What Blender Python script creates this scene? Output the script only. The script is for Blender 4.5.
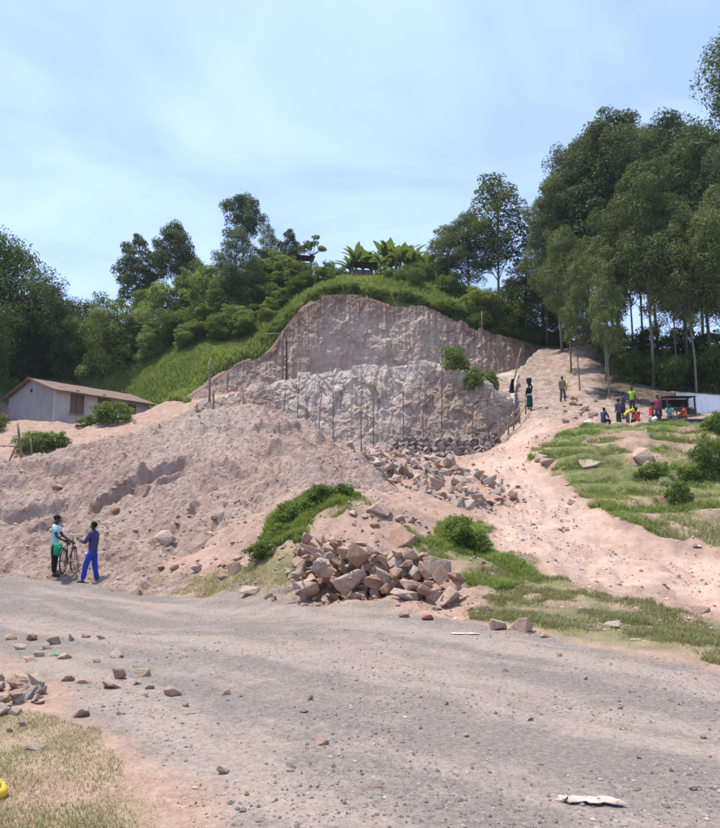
import bpy, bmesh, math, random
import numpy as np
from mathutils import Vector, Matrix, Euler

# ------------------------------------------------------------------ scene
S = bpy.context.scene
for o in list(bpy.data.objects):
    bpy.data.objects.remove(o)
COL = S.collection
R = math.radians

# camera ------------------------------------------------------------
FPX = 722.0                      # focal length in photo pixels (720 wide)
PITCH = R(8.2)
CAMZ = 1.6
cam_d = bpy.data.cameras.new('camera')
cam = bpy.data.objects.new('camera', cam_d)
COL.objects.link(cam)
cam_d.sensor_fit = 'HORIZONTAL'
cam_d.sensor_width = 36.0
cam_d.lens = 36.0 * FPX / 720.0
cam_d.clip_start = 0.05
cam_d.clip_end = 6000
cam.location = (0, 0, CAMZ)
cam.rotation_euler = (R(90) + PITCH, 0, 0)
S.camera = cam

# light -------------------------------------------------------------
SUN_DIR = Vector((-0.30, 0.10, 0.95)).normalized()     # towards the sun
SUN_EL = math.asin(SUN_DIR.z)
SUN_AZ = math.atan2(SUN_DIR.x, SUN_DIR.y)               # clockwise from +Y
world = bpy.data.worlds.new('World')
S.world = world
world.use_nodes = True
wn, wl = world.node_tree.nodes, world.node_tree.links
wn.clear()
w_out = wn.new('ShaderNodeOutputWorld')
w_bg = wn.new('ShaderNodeBackground')
w_bg.inputs['Strength'].default_value = 0.125
sky = wn.new('ShaderNodeTexSky')
sky.sky_type = 'NISHITA'
sky.sun_disc = False
sky.sun_elevation = SUN_EL
sky.sun_rotation = SUN_AZ
sky.altitude = 300
sky.air_density = 1.15
sky.dust_density = 1.6
sky.ozone_density = 1.6
# thin high cloud veils, laid on a flat cloud deck (direction / height)
w_tc = wn.new('ShaderNodeTexCoord')
w_sep = wn.new('ShaderNodeSeparateXYZ')
wl.new(w_tc.outputs['Generated'], w_sep.inputs[0])
w_mx = wn.new('ShaderNodeMath'); w_mx.operation = 'MAXIMUM'; w_mx.inputs[1].default_value = 0.06
wl.new(w_sep.outputs['Z'], w_mx.inputs[0])
w_dx = wn.new('ShaderNodeMath'); w_dx.operation = 'DIVIDE'
w_dy = wn.new('ShaderNodeMath'); w_dy.operation = 'DIVIDE'
wl.new(w_sep.outputs['X'], w_dx.inputs[0]); wl.new(w_mx.outputs[0], w_dx.inputs[1])
wl.new(w_sep.outputs['Y'], w_dy.inputs[0]); wl.new(w_mx.outputs[0], w_dy.inputs[1])
w_cmb = wn.new('ShaderNodeCombineXYZ')
wl.new(w_dx.outputs[0], w_cmb.inputs[0]); wl.new(w_dy.outputs[0], w_cmb.inputs[1])
w_no = wn.new('ShaderNodeTexNoise')
w_no.inputs['Scale'].default_value = 1.15
w_no.inputs['Detail'].default_value = 6
w_no.inputs['Roughness'].default_value = 0.52
w_no.inputs['Distortion'].default_value = 0.5
wl.new(w_cmb.outputs[0], w_no.inputs['Vector'])
w_rp = wn.new('ShaderNodeMapRange')
w_rp.inputs['From Min'].default_value = 0.40
w_rp.inputs['From Max'].default_value = 0.70
w_rp.inputs['To Min'].default_value = 0.45
w_rp.inputs['To Max'].default_value = 1.0
wl.new(w_no.outputs['Fac'], w_rp.inputs['Value'])
w_mix = wn.new('ShaderNodeMix'); w_mix.data_type = 'RGBA'
wl.new(w_rp.outputs['Result'], w_mix.inputs['Factor'])
wl.new(sky.outputs['Color'], w_mix.inputs['A'])
w_mix.inputs['B'].default_value = (4.2, 5.7, 9.7, 1)
wl.new(w_mix.outputs['Result'], w_bg.inputs['Color'])
wl.new(w_bg.outputs[0], w_out.inputs['Surface'])

sun_d = bpy.data.lights.new('sun', 'SUN')
sun_d.energy = 4.4
sun_d.angle = R(0.6)
sun_d.color = (1.0, 0.93, 0.82)
sun = bpy.data.objects.new('sun', sun_d)
COL.objects.link(sun)
sun.rotation_euler = SUN_DIR.to_track_quat('Z', 'Y').to_euler()

S.view_settings.view_transform = 'Standard'
S.view_settings.look = 'None'
S.view_settings.gamma = 1.0
S.view_settings.use_curve_mapping = False
S.view_settings.exposure = 0.52
S.render.engine = 'CYCLES'

# ------------------------------------------------------------------ maths
rng = np.random.default_rng(7)
random.seed(7)

def P(u, v, Y):
    """Point at forward distance Y seen at photo position (u, v)."""
    cx, cz = (u - 360.0) / FPX, (414.0 - v) / FPX
    dy = math.cos(PITCH) - math.sin(PITCH) * cz
    dz = math.sin(PITCH) + math.cos(PITCH) * cz
    k = Y / dy
    return (cx * k, Y, CAMZ + dz * k)

def _h(ix, iy, iz, seed):
    n = (ix * 374761393 + iy * 668265263 + iz * 2147483647 % 4294967291 * 31 + seed * 974634777) & 0xFFFFFFFF
    n = ((n ^ (n >> 13)) * 1274126177) & 0xFFFFFFFF
    n = (n ^ (n >> 16))
    return (n & 0xFFFF).astype(np.float64) / 65535.0

def vnoise(x, y, z=None, seed=0):
    x = np.asarray(x, float); y = np.asarray(y, float)
    ix = np.floor(x).astype(np.int64); iy = np.floor(y).astype(np.int64)
    fx, fy = x - ix, y - iy
    sx, sy = fx * fx * (3 - 2 * fx), fy * fy * (3 - 2 * fy)
    def layer(iz):
        a = _h(ix, iy, iz, seed); b = _h(ix + 1, iy, iz, seed)
        c = _h(ix, iy + 1, iz, seed); d = _h(ix + 1, iy + 1, iz, seed)
        return (a * (1 - sx) + b * sx) * (1 - sy) + (c * (1 - sx) + d * sx) * sy
    if z is None:
        return layer(np.zeros_like(ix))
    z = np.asarray(z, float); iz = np.floor(z).astype(np.int64); fz = z - iz
    sz = fz * fz * (3 - 2 * fz)
    return layer(iz) * (1 - sz) + layer(iz + 1) * sz

def fbm(x, y, z=None, octaves=4, seed=0, gain=0.5):
    """-0.5 .. 0.5"""
    t = 0; a = 1.0; s = 0
    x = np.asarray(x, float); y = np.asarray(y, float)
    for i in range(octaves):
        f = 2.03 ** i
        t = t + a * (vnoise(x * f + i * 17.3, y * f + i * 9.1, None if z is None else np.asarray(z, float) * f + i * 5.7, seed + i) - 0.5)
        s += a; a *= gain
    return t / s

def cells(x, y, seed=0):
    """jittered cells: random value of the nearest cell and distance to its border"""
    x = np.asarray(x, float); y = np.asarray(y, float)
    ix = np.floor(x).astype(np.int64); iy = np.floor(y).astype(np.int64); z0 = np.zeros_like(ix)
    f1 = np.full(x.shape, 9.0); f2 = np.full(x.shape, 9.0); val = np.zeros(x.shape)
    for dx in (-1, 0, 1):
        for dy in (-1, 0, 1):
            cx, cy = ix + dx, iy + dy
            px = cx + _h(cx, cy, z0, seed); py = cy + _h(cx, cy, z0 + 1, seed + 1); v = _h(cx, cy, z0 + 2, seed + 2)
            d = np.hypot(x - px, y - py); near = d < f1
            f2 = np.where(near, f1, np.minimum(f2, d)); val = np.where(near, v, val); f1 = np.where(near, d, f1)
    return val, f2 - f1

def sstep(a, b, x):
    t = np.clip((x - a) / (b - a), 0, 1)
    return t * t * (3 - 2 * t)

class TPS:
    """thin plate spline height through control points"""
    def __init__(self, pts, lam=0.02):
        pts = np.array(pts, float)
        self.c = pts[:, :2]
        n = len(pts)
        d = np.linalg.norm(self.c[:, None] - self.c[None], axis=2)
        K = self.k(d) + lam * np.eye(n) * 30
        Pm = np.c_[np.ones(n), self.c]
        A = np.zeros((n + 3, n + 3)); A[:n, :n] = K; A[:n, n:] = Pm; A[n:, :n] = Pm.T
        self.w = np.linalg.solve(A, np.r_[pts[:, 2], 0, 0, 0])
    @staticmethod
    def k(d):
        return np.where(d > 1e-9, d * d * np.log(np.maximum(d, 1e-9)), 0)
    def __call__(self, x, y):
        x = np.asarray(x, float); y = np.asarray(y, float)
        out = np.full(x.shape, self.w[-3]) + self.w[-2] * x + self.w[-1] * y
        for (cx, cy), w in zip(self.c, self.w):
            out = out + w * self.k(np.hypot(x - cx, y - cy))
        return out

def poly_sd(x, y, poly):
    """signed distance, positive inside"""
    poly = np.array(poly, float)
    inside = np.zeros(np.shape(x), bool); dmin = np.full(np.shape(x), 1e9)
    n = len(poly)
    for i in range(n):
        ax, ay = poly[i]; bx, by = poly[(i + 1) % n]
        ex, ey = bx - ax, by - ay
        t = np.clip(((x - ax) * ex + (y - ay) * ey) / (ex * ex + ey * ey + 1e-12), 0, 1)
        dmin = np.minimum(dmin, np.hypot(x - ax - t * ex, y - ay - t * ey))
        cond = ((ay > y) != (by > y))
        xi = ax + (y - ay) * ex / (ey if abs(ey) > 1e-12 else 1e-12)
        inside ^= cond & (x < xi)
    return np.where(inside, dmin, -dmin)

def line_d(x, y, pts):
    """distance to a polyline and signed side (positive left of travel)"""
    dm = np.full(np.shape(x), 1e9); side = np.zeros(np.shape(x)); par = np.zeros(np.shape(x))
    n = len(pts) - 1
    for i in range(n):
        ax, ay = pts[i]; bx, by = pts[i + 1]
        ex, ey = bx - ax, by - ay
        t = np.clip(((x - ax) * ex + (y - ay) * ey) / (ex * ex + ey * ey), 0, 1)
        d = np.hypot(x - ax - t * ex, y - ay - t * ey)
        m = d < dm
        dm = np.where(m, d, dm)
        side = np.where(m, np.sign(ex * (y - ay) - ey * (x - ax)), side)
        par = np.where(m, (i + t) / n, par)
    return dm, side, par

# ------------------------------------------------------------------ mesh helpers
def new_mesh(name, verts, faces, smooth=False, mat=None):
    """faces: (n,k) int array or list of such arrays"""
    me = bpy.data.meshes.new(name)
    verts = np.asarray(verts, np.float32)
    if not isinstance(faces, list):
        faces = [faces]
    faces = [np.asarray(f, np.int32) for f in faces if len(f)]
    nl = sum(f.size for f in faces); nf = sum(len(f) for f in faces)
    me.vertices.add(len(verts)); me.loops.add(nl); me.polygons.add(nf)
    me.vertices.foreach_set('co', verts.ravel())
    me.loops.foreach_set('vertex_index', np.concatenate([f.ravel() for f in faces]))
    st = []; c = 0
    for f in faces:
        st.append(c + np.arange(len(f)) * f.shape[1]); c += f.size
    me.polygons.foreach_set('loop_start', np.concatenate(st).astype(np.int32))
    me.polygons.foreach_set('use_smooth', np.full(nf, smooth))
    me.update(calc_edges=True)
    me.validate()
    if mat:
        me.materials.append(mat)
    return me

def link(name, me, parent=None, loc=None, rot=None, scale=None):
    o = bpy.data.objects.new(name, me)
    COL.objects.link(o)
    if parent: o.parent = parent
    if loc is not None: o.location = loc
    if rot is not None: o.rotation_euler = rot
    if scale is not None: o.scale = scale
    return o

def tag(o, label, cat, group=None):
    o['label'] = label; o['category'] = cat
    if group: o['group'] = group
    return o

def empty(name, loc=(0, 0, 0), rz=0):
    o = bpy.data.objects.new(name, None)
    COL.objects.link(o)
    o.location = loc; o.rotation_euler = (0, 0, rz)
    o.empty_display_size = 0.3
    return o

def attr(me, name, vals):
    a = me.attributes.new(name, 'FLOAT', 'POINT')
    a.data.foreach_set('value', np.asarray(vals, np.float32))

def grid_faces(nr, nc):
    i = np.arange(nr - 1)[:, None] * nc + np.arange(nc - 1)[None]
    i = i.ravel()
    return np.c_[i, i + 1, i + nc + 1, i + nc]

class MB:
    """collects boxes, tubes, ellipsoids into one mesh"""
    def __init__(self):
        self.v = []; self.q = []; self.t = []; self.n = 0
    def add(self, v, q=None, t=None):
        v = np.asarray(v, float)
        if q is not None and len(q): self.q.append(np.asarray(q) + self.n)
        if t is not None and len(t): self.t.append(np.asarray(t) + self.n)
        self.v.append(v); self.n += len(v)
        return self
    def box(self, c, s, rot=None):
        c = np.array(c, float); s = np.array(s, float) / 2
        k = np.array([[-1, -1, -1], [1, -1, -1], [1, 1, -1], [-1, 1, -1], [-1, -1, 1], [1, -1, 1], [1, 1, 1], [-1, 1, 1]]) * s
        if rot is not None:
            k = k @ np.array(Euler(rot).to_matrix()).T
        return self.add(k + c, [[0, 3, 2, 1], [4, 5, 6, 7], [0, 1, 5, 4], [1, 2, 6, 5], [2, 3, 7, 6], [3, 0, 4, 7]])
    def tube(self, pts, rad, n=6, caps=True):
        pts = np.array(pts, float); m = len(pts)
        rad = np.full(m, rad) if np.isscalar(rad) else np.array(rad, float)
        tan = np.gradient(pts, axis=0)
        tan /= np.linalg.norm(tan, axis=1)[:, None] + 1e-9
        up = np.array([0, 0, 1.0]) if abs(tan[0][2]) < 0.9 else np.array([1.0, 0, 0])
        vs = []
        a = np.cross(tan[0], up); a /= np.linalg.norm(a)
        for i in range(m):
            a = a - tan[i] * np.dot(a, tan[i]); a /= np.linalg.norm(a) + 1e-9
            b = np.cross(tan[i], a)
            th = np.arange(n) * 2 * math.pi / n
            vs.append(pts[i] + rad[i] * (np.cos(th)[:, None] * a + np.sin(th)[:, None] * b))
        v = np.concatenate(vs)
        q = []
        for i in range(m - 1):
            for j in range(n):
                q.append([i * n + j, i * n + (j + 1) % n, (i + 1) * n + (j + 1) % n, (i + 1) * n + j])
        t = []
        if caps:
            v = np.concatenate([v, pts[:1], pts[-1:]])
            for j in range(n):
                t.append([m * n, (j + 1) % n, j]); t.append([m * n + 1, (m - 1) * n + j, (m - 1) * n + (j + 1) % n])
        return self.add(v, q, t)
    def ball(self, c, r, n=10, m=7, rot=None):
        r = np.full(3, r) if np.isscalar(r) else np.array(r, float)
        vs = [[0, 0, -1]]
        for i in range(1, m):
            ph = -math.pi / 2 + math.pi * i / m
            for j in range(n):
                th = 2 * math.pi * j / n
                vs.append([math.cos(ph) * math.cos(th), math.cos(ph) * math.sin(th), math.sin(ph)])
        vs.append([0, 0, 1])
        v = np.array(vs) * r
        if rot is not None: v = v @ np.array(Euler(rot).to_matrix()).T
        q = []; t = []
        for j in range(n):
            t.append([0, 1 + (j + 1) % n, 1 + j])
            t.append([len(vs) - 1, 1 + (m - 2) * n + j, 1 + (m - 2) * n + (j + 1) % n])
        for i in range(m - 2):
            for j in range(n):
                q.append([1 + i * n + j, 1 + i * n + (j + 1) % n, 1 + (i + 1) * n + (j + 1) % n, 1 + (i + 1) * n + j])
        return self.add(v + np.array(c, float), q, t)
    def mesh(self, name, mat, smooth=False):
        f = []
        if self.q: f.append(np.concatenate(self.q))
        if self.t: f.append(np.concatenate(self.t))
        return new_mesh(name, np.concatenate(self.v), f, smooth, mat)
    def build(self, name, mat, parent=None, smooth=False, **k):
        return link(name, self.mesh(name, mat, smooth), parent, **k)

# ------------------------------------------------------------------ materials
class Mat:
    def __init__(self, name, rough=0.9, spec=0.2):
        self.m = bpy.data.materials.new(name); self.m.use_nodes = True
        self.nt = self.m.node_tree; self.n = self.nt.nodes; self.l = self.nt.links
        self.b = self.n['Principled BSDF']
        self.b.inputs['Roughness'].default_value = rough
        self.b.inputs['Specular IOR Level'].default_value = spec
        self._tc = None
    def coord(self, obj=False):
        if self._tc is None: self._tc = self.n.new('ShaderNodeTexCoord')
        if obj: return self._tc.outputs['Object']
        if not hasattr(self, '_geo'): self._geo = self.n.new('ShaderNodeNewGeometry')
        return self._geo.outputs['Position']
    def noise(self, scale, detail=4, rough=0.55, obj=False, stretch=None, dist=0):
        t = self.n.new('ShaderNodeTexNoise')
        t.inputs['Scale'].default_value = scale; t.inputs['Detail'].default_value = detail
        t.inputs['Roughness'].default_value = rough; t.inputs['Distortion'].default_value = dist
        src = self.coord(obj)
        if stretch:
            mp = self.n.new('ShaderNodeMapping'); mp.inputs['Scale'].default_value = stretch
            self.l.new(src, mp.inputs['Vector']); src = mp.outputs[0]
        self.l.new(src, t.inputs['Vector'])
        return t.outputs['Fac']
    def voro(self, scale, obj=False, feature='F1'):
        t = self.n.new('ShaderNodeTexVoronoi'); t.feature = feature
        t.inputs['Scale'].default_value = scale
        self.l.new(self.coord(obj), t.inputs['Vector'])
        return t
    def ramp(self, fac, a, b, lo=0.0, hi=1.0):
        r = self.n.new('ShaderNodeMapRange'); r.interpolation_type = 'SMOOTHSTEP'
        r.inputs['From Min'].default_value = a; r.inputs['From Max'].default_value = b
        r.inputs['To Min'].default_value = lo; r.inputs['To Max'].default_value = hi
        self.l.new(fac, r.inputs['Value']); return r.outputs['Result']
    def mix(self, fac, a, b, mode='MIX'):
        m = self.n.new('ShaderNodeMix'); m.data_type = 'RGBA'; m.blend_type = mode
        for s, v in (('Factor', fac), ('A', a), ('B', b)):
            if isinstance(v, (int, float)): m.inputs[s].default_value = v
            elif isinstance(v, tuple): m.inputs[s].default_value = (*v, 1) if len(v) == 3 else v
            else: self.l.new(v, m.inputs[s])
        return m.outputs['Result']
    def math(self, op, a, b=0.0):
        m = self.n.new('ShaderNodeMath'); m.operation = op
        for i, v in enumerate((a, b)):
            if isinstance(v, (int, float)): m.inputs[i].default_value = v
            else: self.l.new(v, m.inputs[i])
        return m.outputs[0]
    def attr(self, name):
        a = self.n.new('ShaderNodeAttribute'); a.attribute_name = name
        return a.outputs['Fac']
    def rand(self):
        o = self.n.new('ShaderNodeObjectInfo'); return o.outputs['Random']
    def color(self, c):
        if isinstance(c, tuple): self.b.inputs['Base Color'].default_value = (*c, 1)
        else: self.l.new(c, self.b.inputs['Base Color'])
        return self
    def bump(self, h, strength=0.5, dist=0.02):
        b = self.n.new('ShaderNodeBump'); b.inputs['Strength'].default_value = strength
        b.inputs['Distance'].default_value = dist
        self.l.new(h, b.inputs['Height'])
        if self.b.inputs['Normal'].is_linked:
            prev = self.b.inputs['Normal'].links[0].from_socket
            self.l.new(prev, b.inputs['Normal'])
        self.l.new(b.outputs[0], self.b.inputs['Normal'])
        return self

def simple(name, c, rough=0.8, var=0.25, scale=8, bump=0.2, spec=0.2, obj=True, metal=0.0):
    m = Mat(name, rough, spec)
    n = m.noise(scale, 4, obj=obj)
    d = tuple(x * (1 - var) for x in c); e = tuple(min(1, x * (1 + var)) for x in c)
    m.color(m.mix(n, d, e))
    m.b.inputs['Metallic'].default_value = metal
    if bump: m.bump(m.noise(scale * 4, 3, obj=obj), bump, 0.01)
    return m.m

def leaf_mat(name, c, c2, trans=0.35, scale=0.5, rough=0.6):
    m = Mat(name, rough, 0.25)
    a = m.attr('tint')
    n = m.noise(scale, 3)
    f = m.math('MULTIPLY', a, 0.65)
    f = m.math('ADD', f, m.math('MULTIPLY', n, 0.35))
    f = m.math('ADD', f, m.math('MULTIPLY', m.math('SUBTRACT', m.rand(), 0.5), 0.35))
    col = m.mix(m.ramp(f, 0.1, 0.95), c, c2)
    m.color(col)
    tr = m.n.new('ShaderNodeBsdfTranslucent')
    m.l.new(m.mix(0.5, col, (0.30, 0.36, 0.03), 'MIX'), tr.inputs['Color'])
    mx = m.n.new('ShaderNodeMixShader'); mx.inputs[0].default_value = trans
    m.l.new(m.b.outputs[0], mx.inputs[1]); m.l.new(tr.outputs[0], mx.inputs[2])
    m.l.new(mx.outputs[0], m.n['Material Output'].inputs['Surface'])
    return m.m

PINK = (0.385, 0.253, 0.195)
PINK_D = (0.25, 0.155, 0.110)
SAND = (0.49, 0.355, 0.27)

def mat_ground():
    m = Mat('ground_soil', 0.95, 0.1)
    big = m.noise(0.35, 5); mid = m.noise(2.3, 5, 0.6); fine = m.noise(22, 4, 0.65); grit = m.noise(90, 2, 0.6)
    dirt = m.mix(m.ramp(mid, 0.3, 0.7), PINK_D, PINK)
    dirt = m.mix(m.ramp(fine, 0.35, 0.75, 0, 0.55), dirt, SAND)
    path = m.mix(m.ramp(m.math('ADD', m.math('MULTIPLY', mid, 0.6), m.math('MULTIPLY', fine, 0.4)), 0.3, 0.65), (0.40, 0.262, 0.195), (0.52, 0.375, 0.292))
    path = m.mix(m.ramp(big, 0.45, 0.68, 0, 0.6), path, (0.34, 0.225, 0.165))
    dirt = m.mix(m.ramp(big, 0.4, 0.7, 0, 0.45), dirt, (0.27, 0.195, 0.15))
    dirt = m.mix(m.attr('path'), dirt, path)
    ramp_c = m.mix(m.ramp(mid, 0.35, 0.65), (0.21, 0.155, 0.122), (0.36, 0.275, 0.222))
    dirt = m.mix(m.attr('ramp'), dirt, ramp_c)
    # gravelled road: grey metalling under dusty beige patches
    streak = m.noise(1.0, 6, 0.62, stretch=(0.22, 1.7, 1))
    m.n[streak.node.inputs['Vector'].links[0].from_node.name].inputs['Rotation'].default_value = (0, 0, R(-41))
    m.n[streak.node.inputs['Vector'].links[0].from_node.name].vector_type = 'TEXTURE'
    m.n[streak.node.inputs['Vector'].links[0].from_node.name].inputs['Scale'].default_value = (4.2, 0.6, 1)
    g1 = m.mix(m.ramp(fine, 0.3, 0.7), (0.155, 0.130, 0.112), (0.238, 0.200, 0.172))
    dust = m.mix(m.ramp(fine, 0.3, 0.7), (0.250, 0.198, 0.162), (0.338, 0.275, 0.226))
    f = m.math('ADD', m.math('MULTIPLY', streak, 0.6), m.math('MULTIPLY', mid, 0.4))
    f = m.math('ADD', f, m.math('MULTIPLY', m.math('SUBTRACT', m.attr('dust'), 0.5), 0.13))
    road = m.mix(m.ramp(f, 0.38, 0.62), g1, dust)
    v = m.voro(42); sp = m.ramp(v.outputs['Distance'], 0.10, 0.22, 0.75, 0.0)
    cell = m.n.new('ShaderNodeSeparateColor'); m.l.new(v.outputs['Color'], cell.inputs[0])
    sp = m.math('MULTIPLY', sp, m.ramp(cell.outputs[0], 0.45, 0.6))
    road = m.mix(sp, road, (0.115, 0.105, 0.10))
    sp2 = m.math('MULTIPLY', m.ramp(v.outputs['Distance'], 0.1, 0.25, 0.6, 0.0), m.ramp(cell.outputs[1], 0.8, 0.9))
    road = m.mix(sp2, road, (0.52, 0.48, 0.43))
    c = m.mix(m.attr('road'), dirt, road)
    # thin turf between the blades
    turf = m.mix(m.ramp(mid, 0.3, 0.7), (0.150, 0.130, 0.062), (0.25, 0.205, 0.115))
    turf = m.mix(m.ramp(fine, 0.45, 0.8, 0, 0.5), turf, (0.30, 0.25, 0.15))
    lush = m.mix(m.ramp(mid, 0.3, 0.7), (0.070, 0.100, 0.025), (0.14, 0.18, 0.05))
    turf = m.mix(m.attr('lush'), turf, lush)
    c = m.mix(m.attr('grass'), c, turf)
    litter = m.mix(m.ramp(mid, 0.35, 0.65), (0.060, 0.048, 0.032), (0.14, 0.11, 0.075))
    c = m.mix(m.attr('litter'), c, litter)
    m.color(c)
    m.bump(m.noise(5, 5, 0.65), 0.5, 0.12)
    m.bump(m.noise(14, 5, 0.65), 0.6, 0.05)
    m.bump(fine, 0.5, 0.02)
    m.bump(m.math('ADD', grit, m.math('MULTIPLY', v.outputs['Distance'], -0.8)), 0.5, 0.006)
    return m.m

def mat_earth(name, lo, mid_c, hi, bump=0.8):
    """loose dug earth / cut faces"""
    m = Mat(name, 0.95, 0.1)
    a = m.noise(0.45, 5, 0.6); b = m.noise(2.6, 6, 0.65); c = m.noise(15, 4, 0.65)
    col = m.mix(m.ramp(a, 0.35, 0.65), lo, mid_c)
    col = m.mix(m.ramp(b, 0.4, 0.72, 0, 0.8), col, hi)
    col = m.mix(m.ramp(c, 0.45, 0.75, 0, 0.35), col, tuple(x * 0.62 for x in lo))
    return m, col

def mat_mound():
    m, col = mat_earth('dug_earth', (0.33, 0.222, 0.172), (0.41, 0.295, 0.234), (0.49, 0.380, 0.310))
    col = m.mix(m.ramp(m.attr('crust'), 0, 1, 0, 0.55), col, (0.45, 0.355, 0.285))
    m.color(col)
    m.bump(m.noise(7, 6, 0.7), 0.8, 0.16)
    m.bump(m.noise(30, 4, 0.7), 0.6, 0.035)
    return m.m

def mat_face(name, lo, mid_c, hi, streak=0.5):
    m, col = mat_earth(name, lo, mid_c, hi)
    st = m.noise(3.4, 5, 0.65, stretch=(1.0, 1.0, 0.05))
    col = m.mix(m.ramp(st, 0.5, 0.72, 0, streak), col, tuple(x * 0.55 for x in lo))
    st2 = m.noise(1.3, 4, 0.6, stretch=(1.0, 1.0, 0.12))
    col = m.mix(m.ramp(st2, 0.52, 0.75, 0, 0.6), col, (0.48, 0.385, 0.31))
    rust = m.noise(0.9, 5, 0.6)
    col = m.mix(m.ramp(rust, 0.52, 0.70, 0, 0.5), col, (0.29, 0.175, 0.12))
    col = m.mix(m.ramp(m.noise(3.2, 6, 0.7), 0.54, 0.68, 0, 0.40), col, (0.21, 0.145, 0.11))
    ch = m.attr('chalk')
    col = m.mix(m.math('MULTIPLY', ch, m.ramp(m.noise(2.0, 5, 0.6), 0.3, 0.6, 0.35, 0.95)), col, (0.62, 0.525, 0.44))
    col = m.mix(m.attr('topsoil'), col, (0.20, 0.115, 0.075))
    m.color(col)
    m.bump(m.noise(5, 6, 0.7), 0.8, 0.2)
    m.bump(m.noise(2.2, 4, 0.6, stretch=(2.5, 2.5, 0.15)), 0.6, 0.12)
    m.bump(m.noise(22, 4, 0.7), 0.6, 0.04)
    return m.m

def mat_rock(name, a, b, c):
    m = Mat(name, 0.85, 0.25)
    r = m.rand()
    col = m.mix(m.ramp(r, 0.1, 0.6), a, b)
    col = m.mix(m.ramp(r, 0.62, 0.95), col, c)
    n = m.noise(6, 5, 0.65, obj=True); n2 = m.noise(28, 3, 0.6, obj=True)
    col = m.mix(m.ramp(n, 0.35, 0.7, 0, 0.55), col, tuple(x * 0.55 for x in a))
    col = m.mix(m.ramp(n2, 0.55, 0.75, 0, 0.45), col, tuple(min(1, x * 1.45) for x in b))
    col = m.mix(m.ramp(m.noise(2.2, 3, 0.6, obj=True), 0.55, 0.7, 0, 0.55), col, (0.46, 0.345, 0.26))
    m.color(col)
    m.bump(m.noise(9, 5, 0.65, obj=True), 0.6, 0.05)
    m.bump(n2, 0.4, 0.015)
    return m.m

M = {}
M['ground'] = mat_ground()
M['mound'] = mat_mound()
M['face_low'] = mat_face('cut_face_low', (0.31, 0.208, 0.152), (0.41, 0.297, 0.226), (0.50, 0.392, 0.31), 0.6)
M['face_up'] = mat_face('cut_face_up', (0.35, 0.235, 0.178), (0.44, 0.320, 0.250), (0.51, 0.40, 0.325), 0.6)
M['rock'] = mat_rock('pink_rock', (0.36, 0.215, 0.148), (0.47, 0.325, 0.235), (0.38, 0.305, 0.25))
M['rock_grey'] = mat_rock('grey_rock', (0.37, 0.275, 0.215), (0.50, 0.40, 0.32), (0.33, 0.27, 0.23))
M['wall_stone'] = mat_rock('wall_stone', (0.24, 0.19, 0.165), (0.33, 0.27, 0.24), (0.19, 0.165, 0.15))
M['pebble'] = mat_rock('pebble', (0.13, 0.12, 0.115), (0.20, 0.18, 0.17), (0.36, 0.31, 0.27))
M['leaf_euc'] = leaf_mat('leaf_eucalyptus', (0.036, 0.066, 0.030), (0.205, 0.235, 0.075), 0.24)
M['leaf_euc_dark'] = leaf_mat('leaf_eucalyptus_dark', (0.024, 0.050, 0.032), (0.125, 0.160, 0.066), 0.20)
M['leaf_hill'] = leaf_mat('leaf_coppice', (0.050, 0.090, 0.026), (0.28, 0.34, 0.10), 0.38)
M['leaf_mango'] = leaf_mat('leaf_mango', (0.018, 0.046, 0.016), (0.070, 0.125, 0.030), 0.25)
M['leaf_shrub'] = leaf_mat('leaf_shrub', (0.045, 0.085, 0.020), (0.160, 0.240, 0.050), 0.35)
M['leaf_brush'] = leaf_mat('leaf_brush', (0.034, 0.066, 0.018), (0.135, 0.195, 0.045), 0.32)
M['leaf_banana'] = leaf_mat('leaf_banana', (0.04, 0.075, 0.025), (0.12, 0.17, 0.06), 0.3)
M['blade_dry'] = leaf_mat('blade_dry', (0.185, 0.170, 0.075), (0.42, 0.37, 0.20), 0.35, 1.2)
M['blade_lush'] = leaf_mat('blade_lush', (0.095, 0.135, 0.032), (0.27, 0.325, 0.095), 0.4, 1.2)
M['bark_pale'] = simple('bark_pale', (0.20, 0.165, 0.13), 0.9, 0.45, 3, 0.6)
M['bark'] = simple('bark_dark', (0.075, 0.058, 0.045), 0.9, 0.4, 4, 0.6)
M['pole'] = simple('weathered_pole', (0.21, 0.155, 0.115), 0.9, 0.4, 6, 0.4)
M['pole_dark'] = simple('dark_pole', (0.085, 0.06, 0.045), 0.9, 0.4, 6, 0.4)

# ------------------------------------------------------------------ terrain
# quarry faces: (u, forward distance, v of foot, v of rim)
C1 = [(172, 49, 421, 415), (182, 48.5, 424, 411), (200, 48, 427, 402), (235, 47, 432, 394), (268, 46, 440, 383), (300, 45.3, 447, 376),
      (350, 44.6, 453, 369), (400, 44, 457, 365), (440, 43.4, 457, 363.5), (465, 43, 456, 373), (492, 42.6, 452, 387),
      (507, 43, 440, 398), (514, 46, 412, 393), (517, 51, 392, 379), (520, 57, 376, 371)]
C2 = [(188, 56, 400, 398), (215, 58, 396, 379), (245, 60, 391, 361), (275, 61, 388, 345), (288, 61.5, 387, 325), (308, 62, 386, 304),
      (330, 62.5, 385, 297), (355, 63, 384, 295), (390, 63, 383, 304), (420, 63, 382, 307), (450, 63.5, 380, 318),
      (480, 64, 378, 330), (510, 65, 372, 339), (535, 67, 360, 344), (556, 69.5, 350, 346)]

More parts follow.
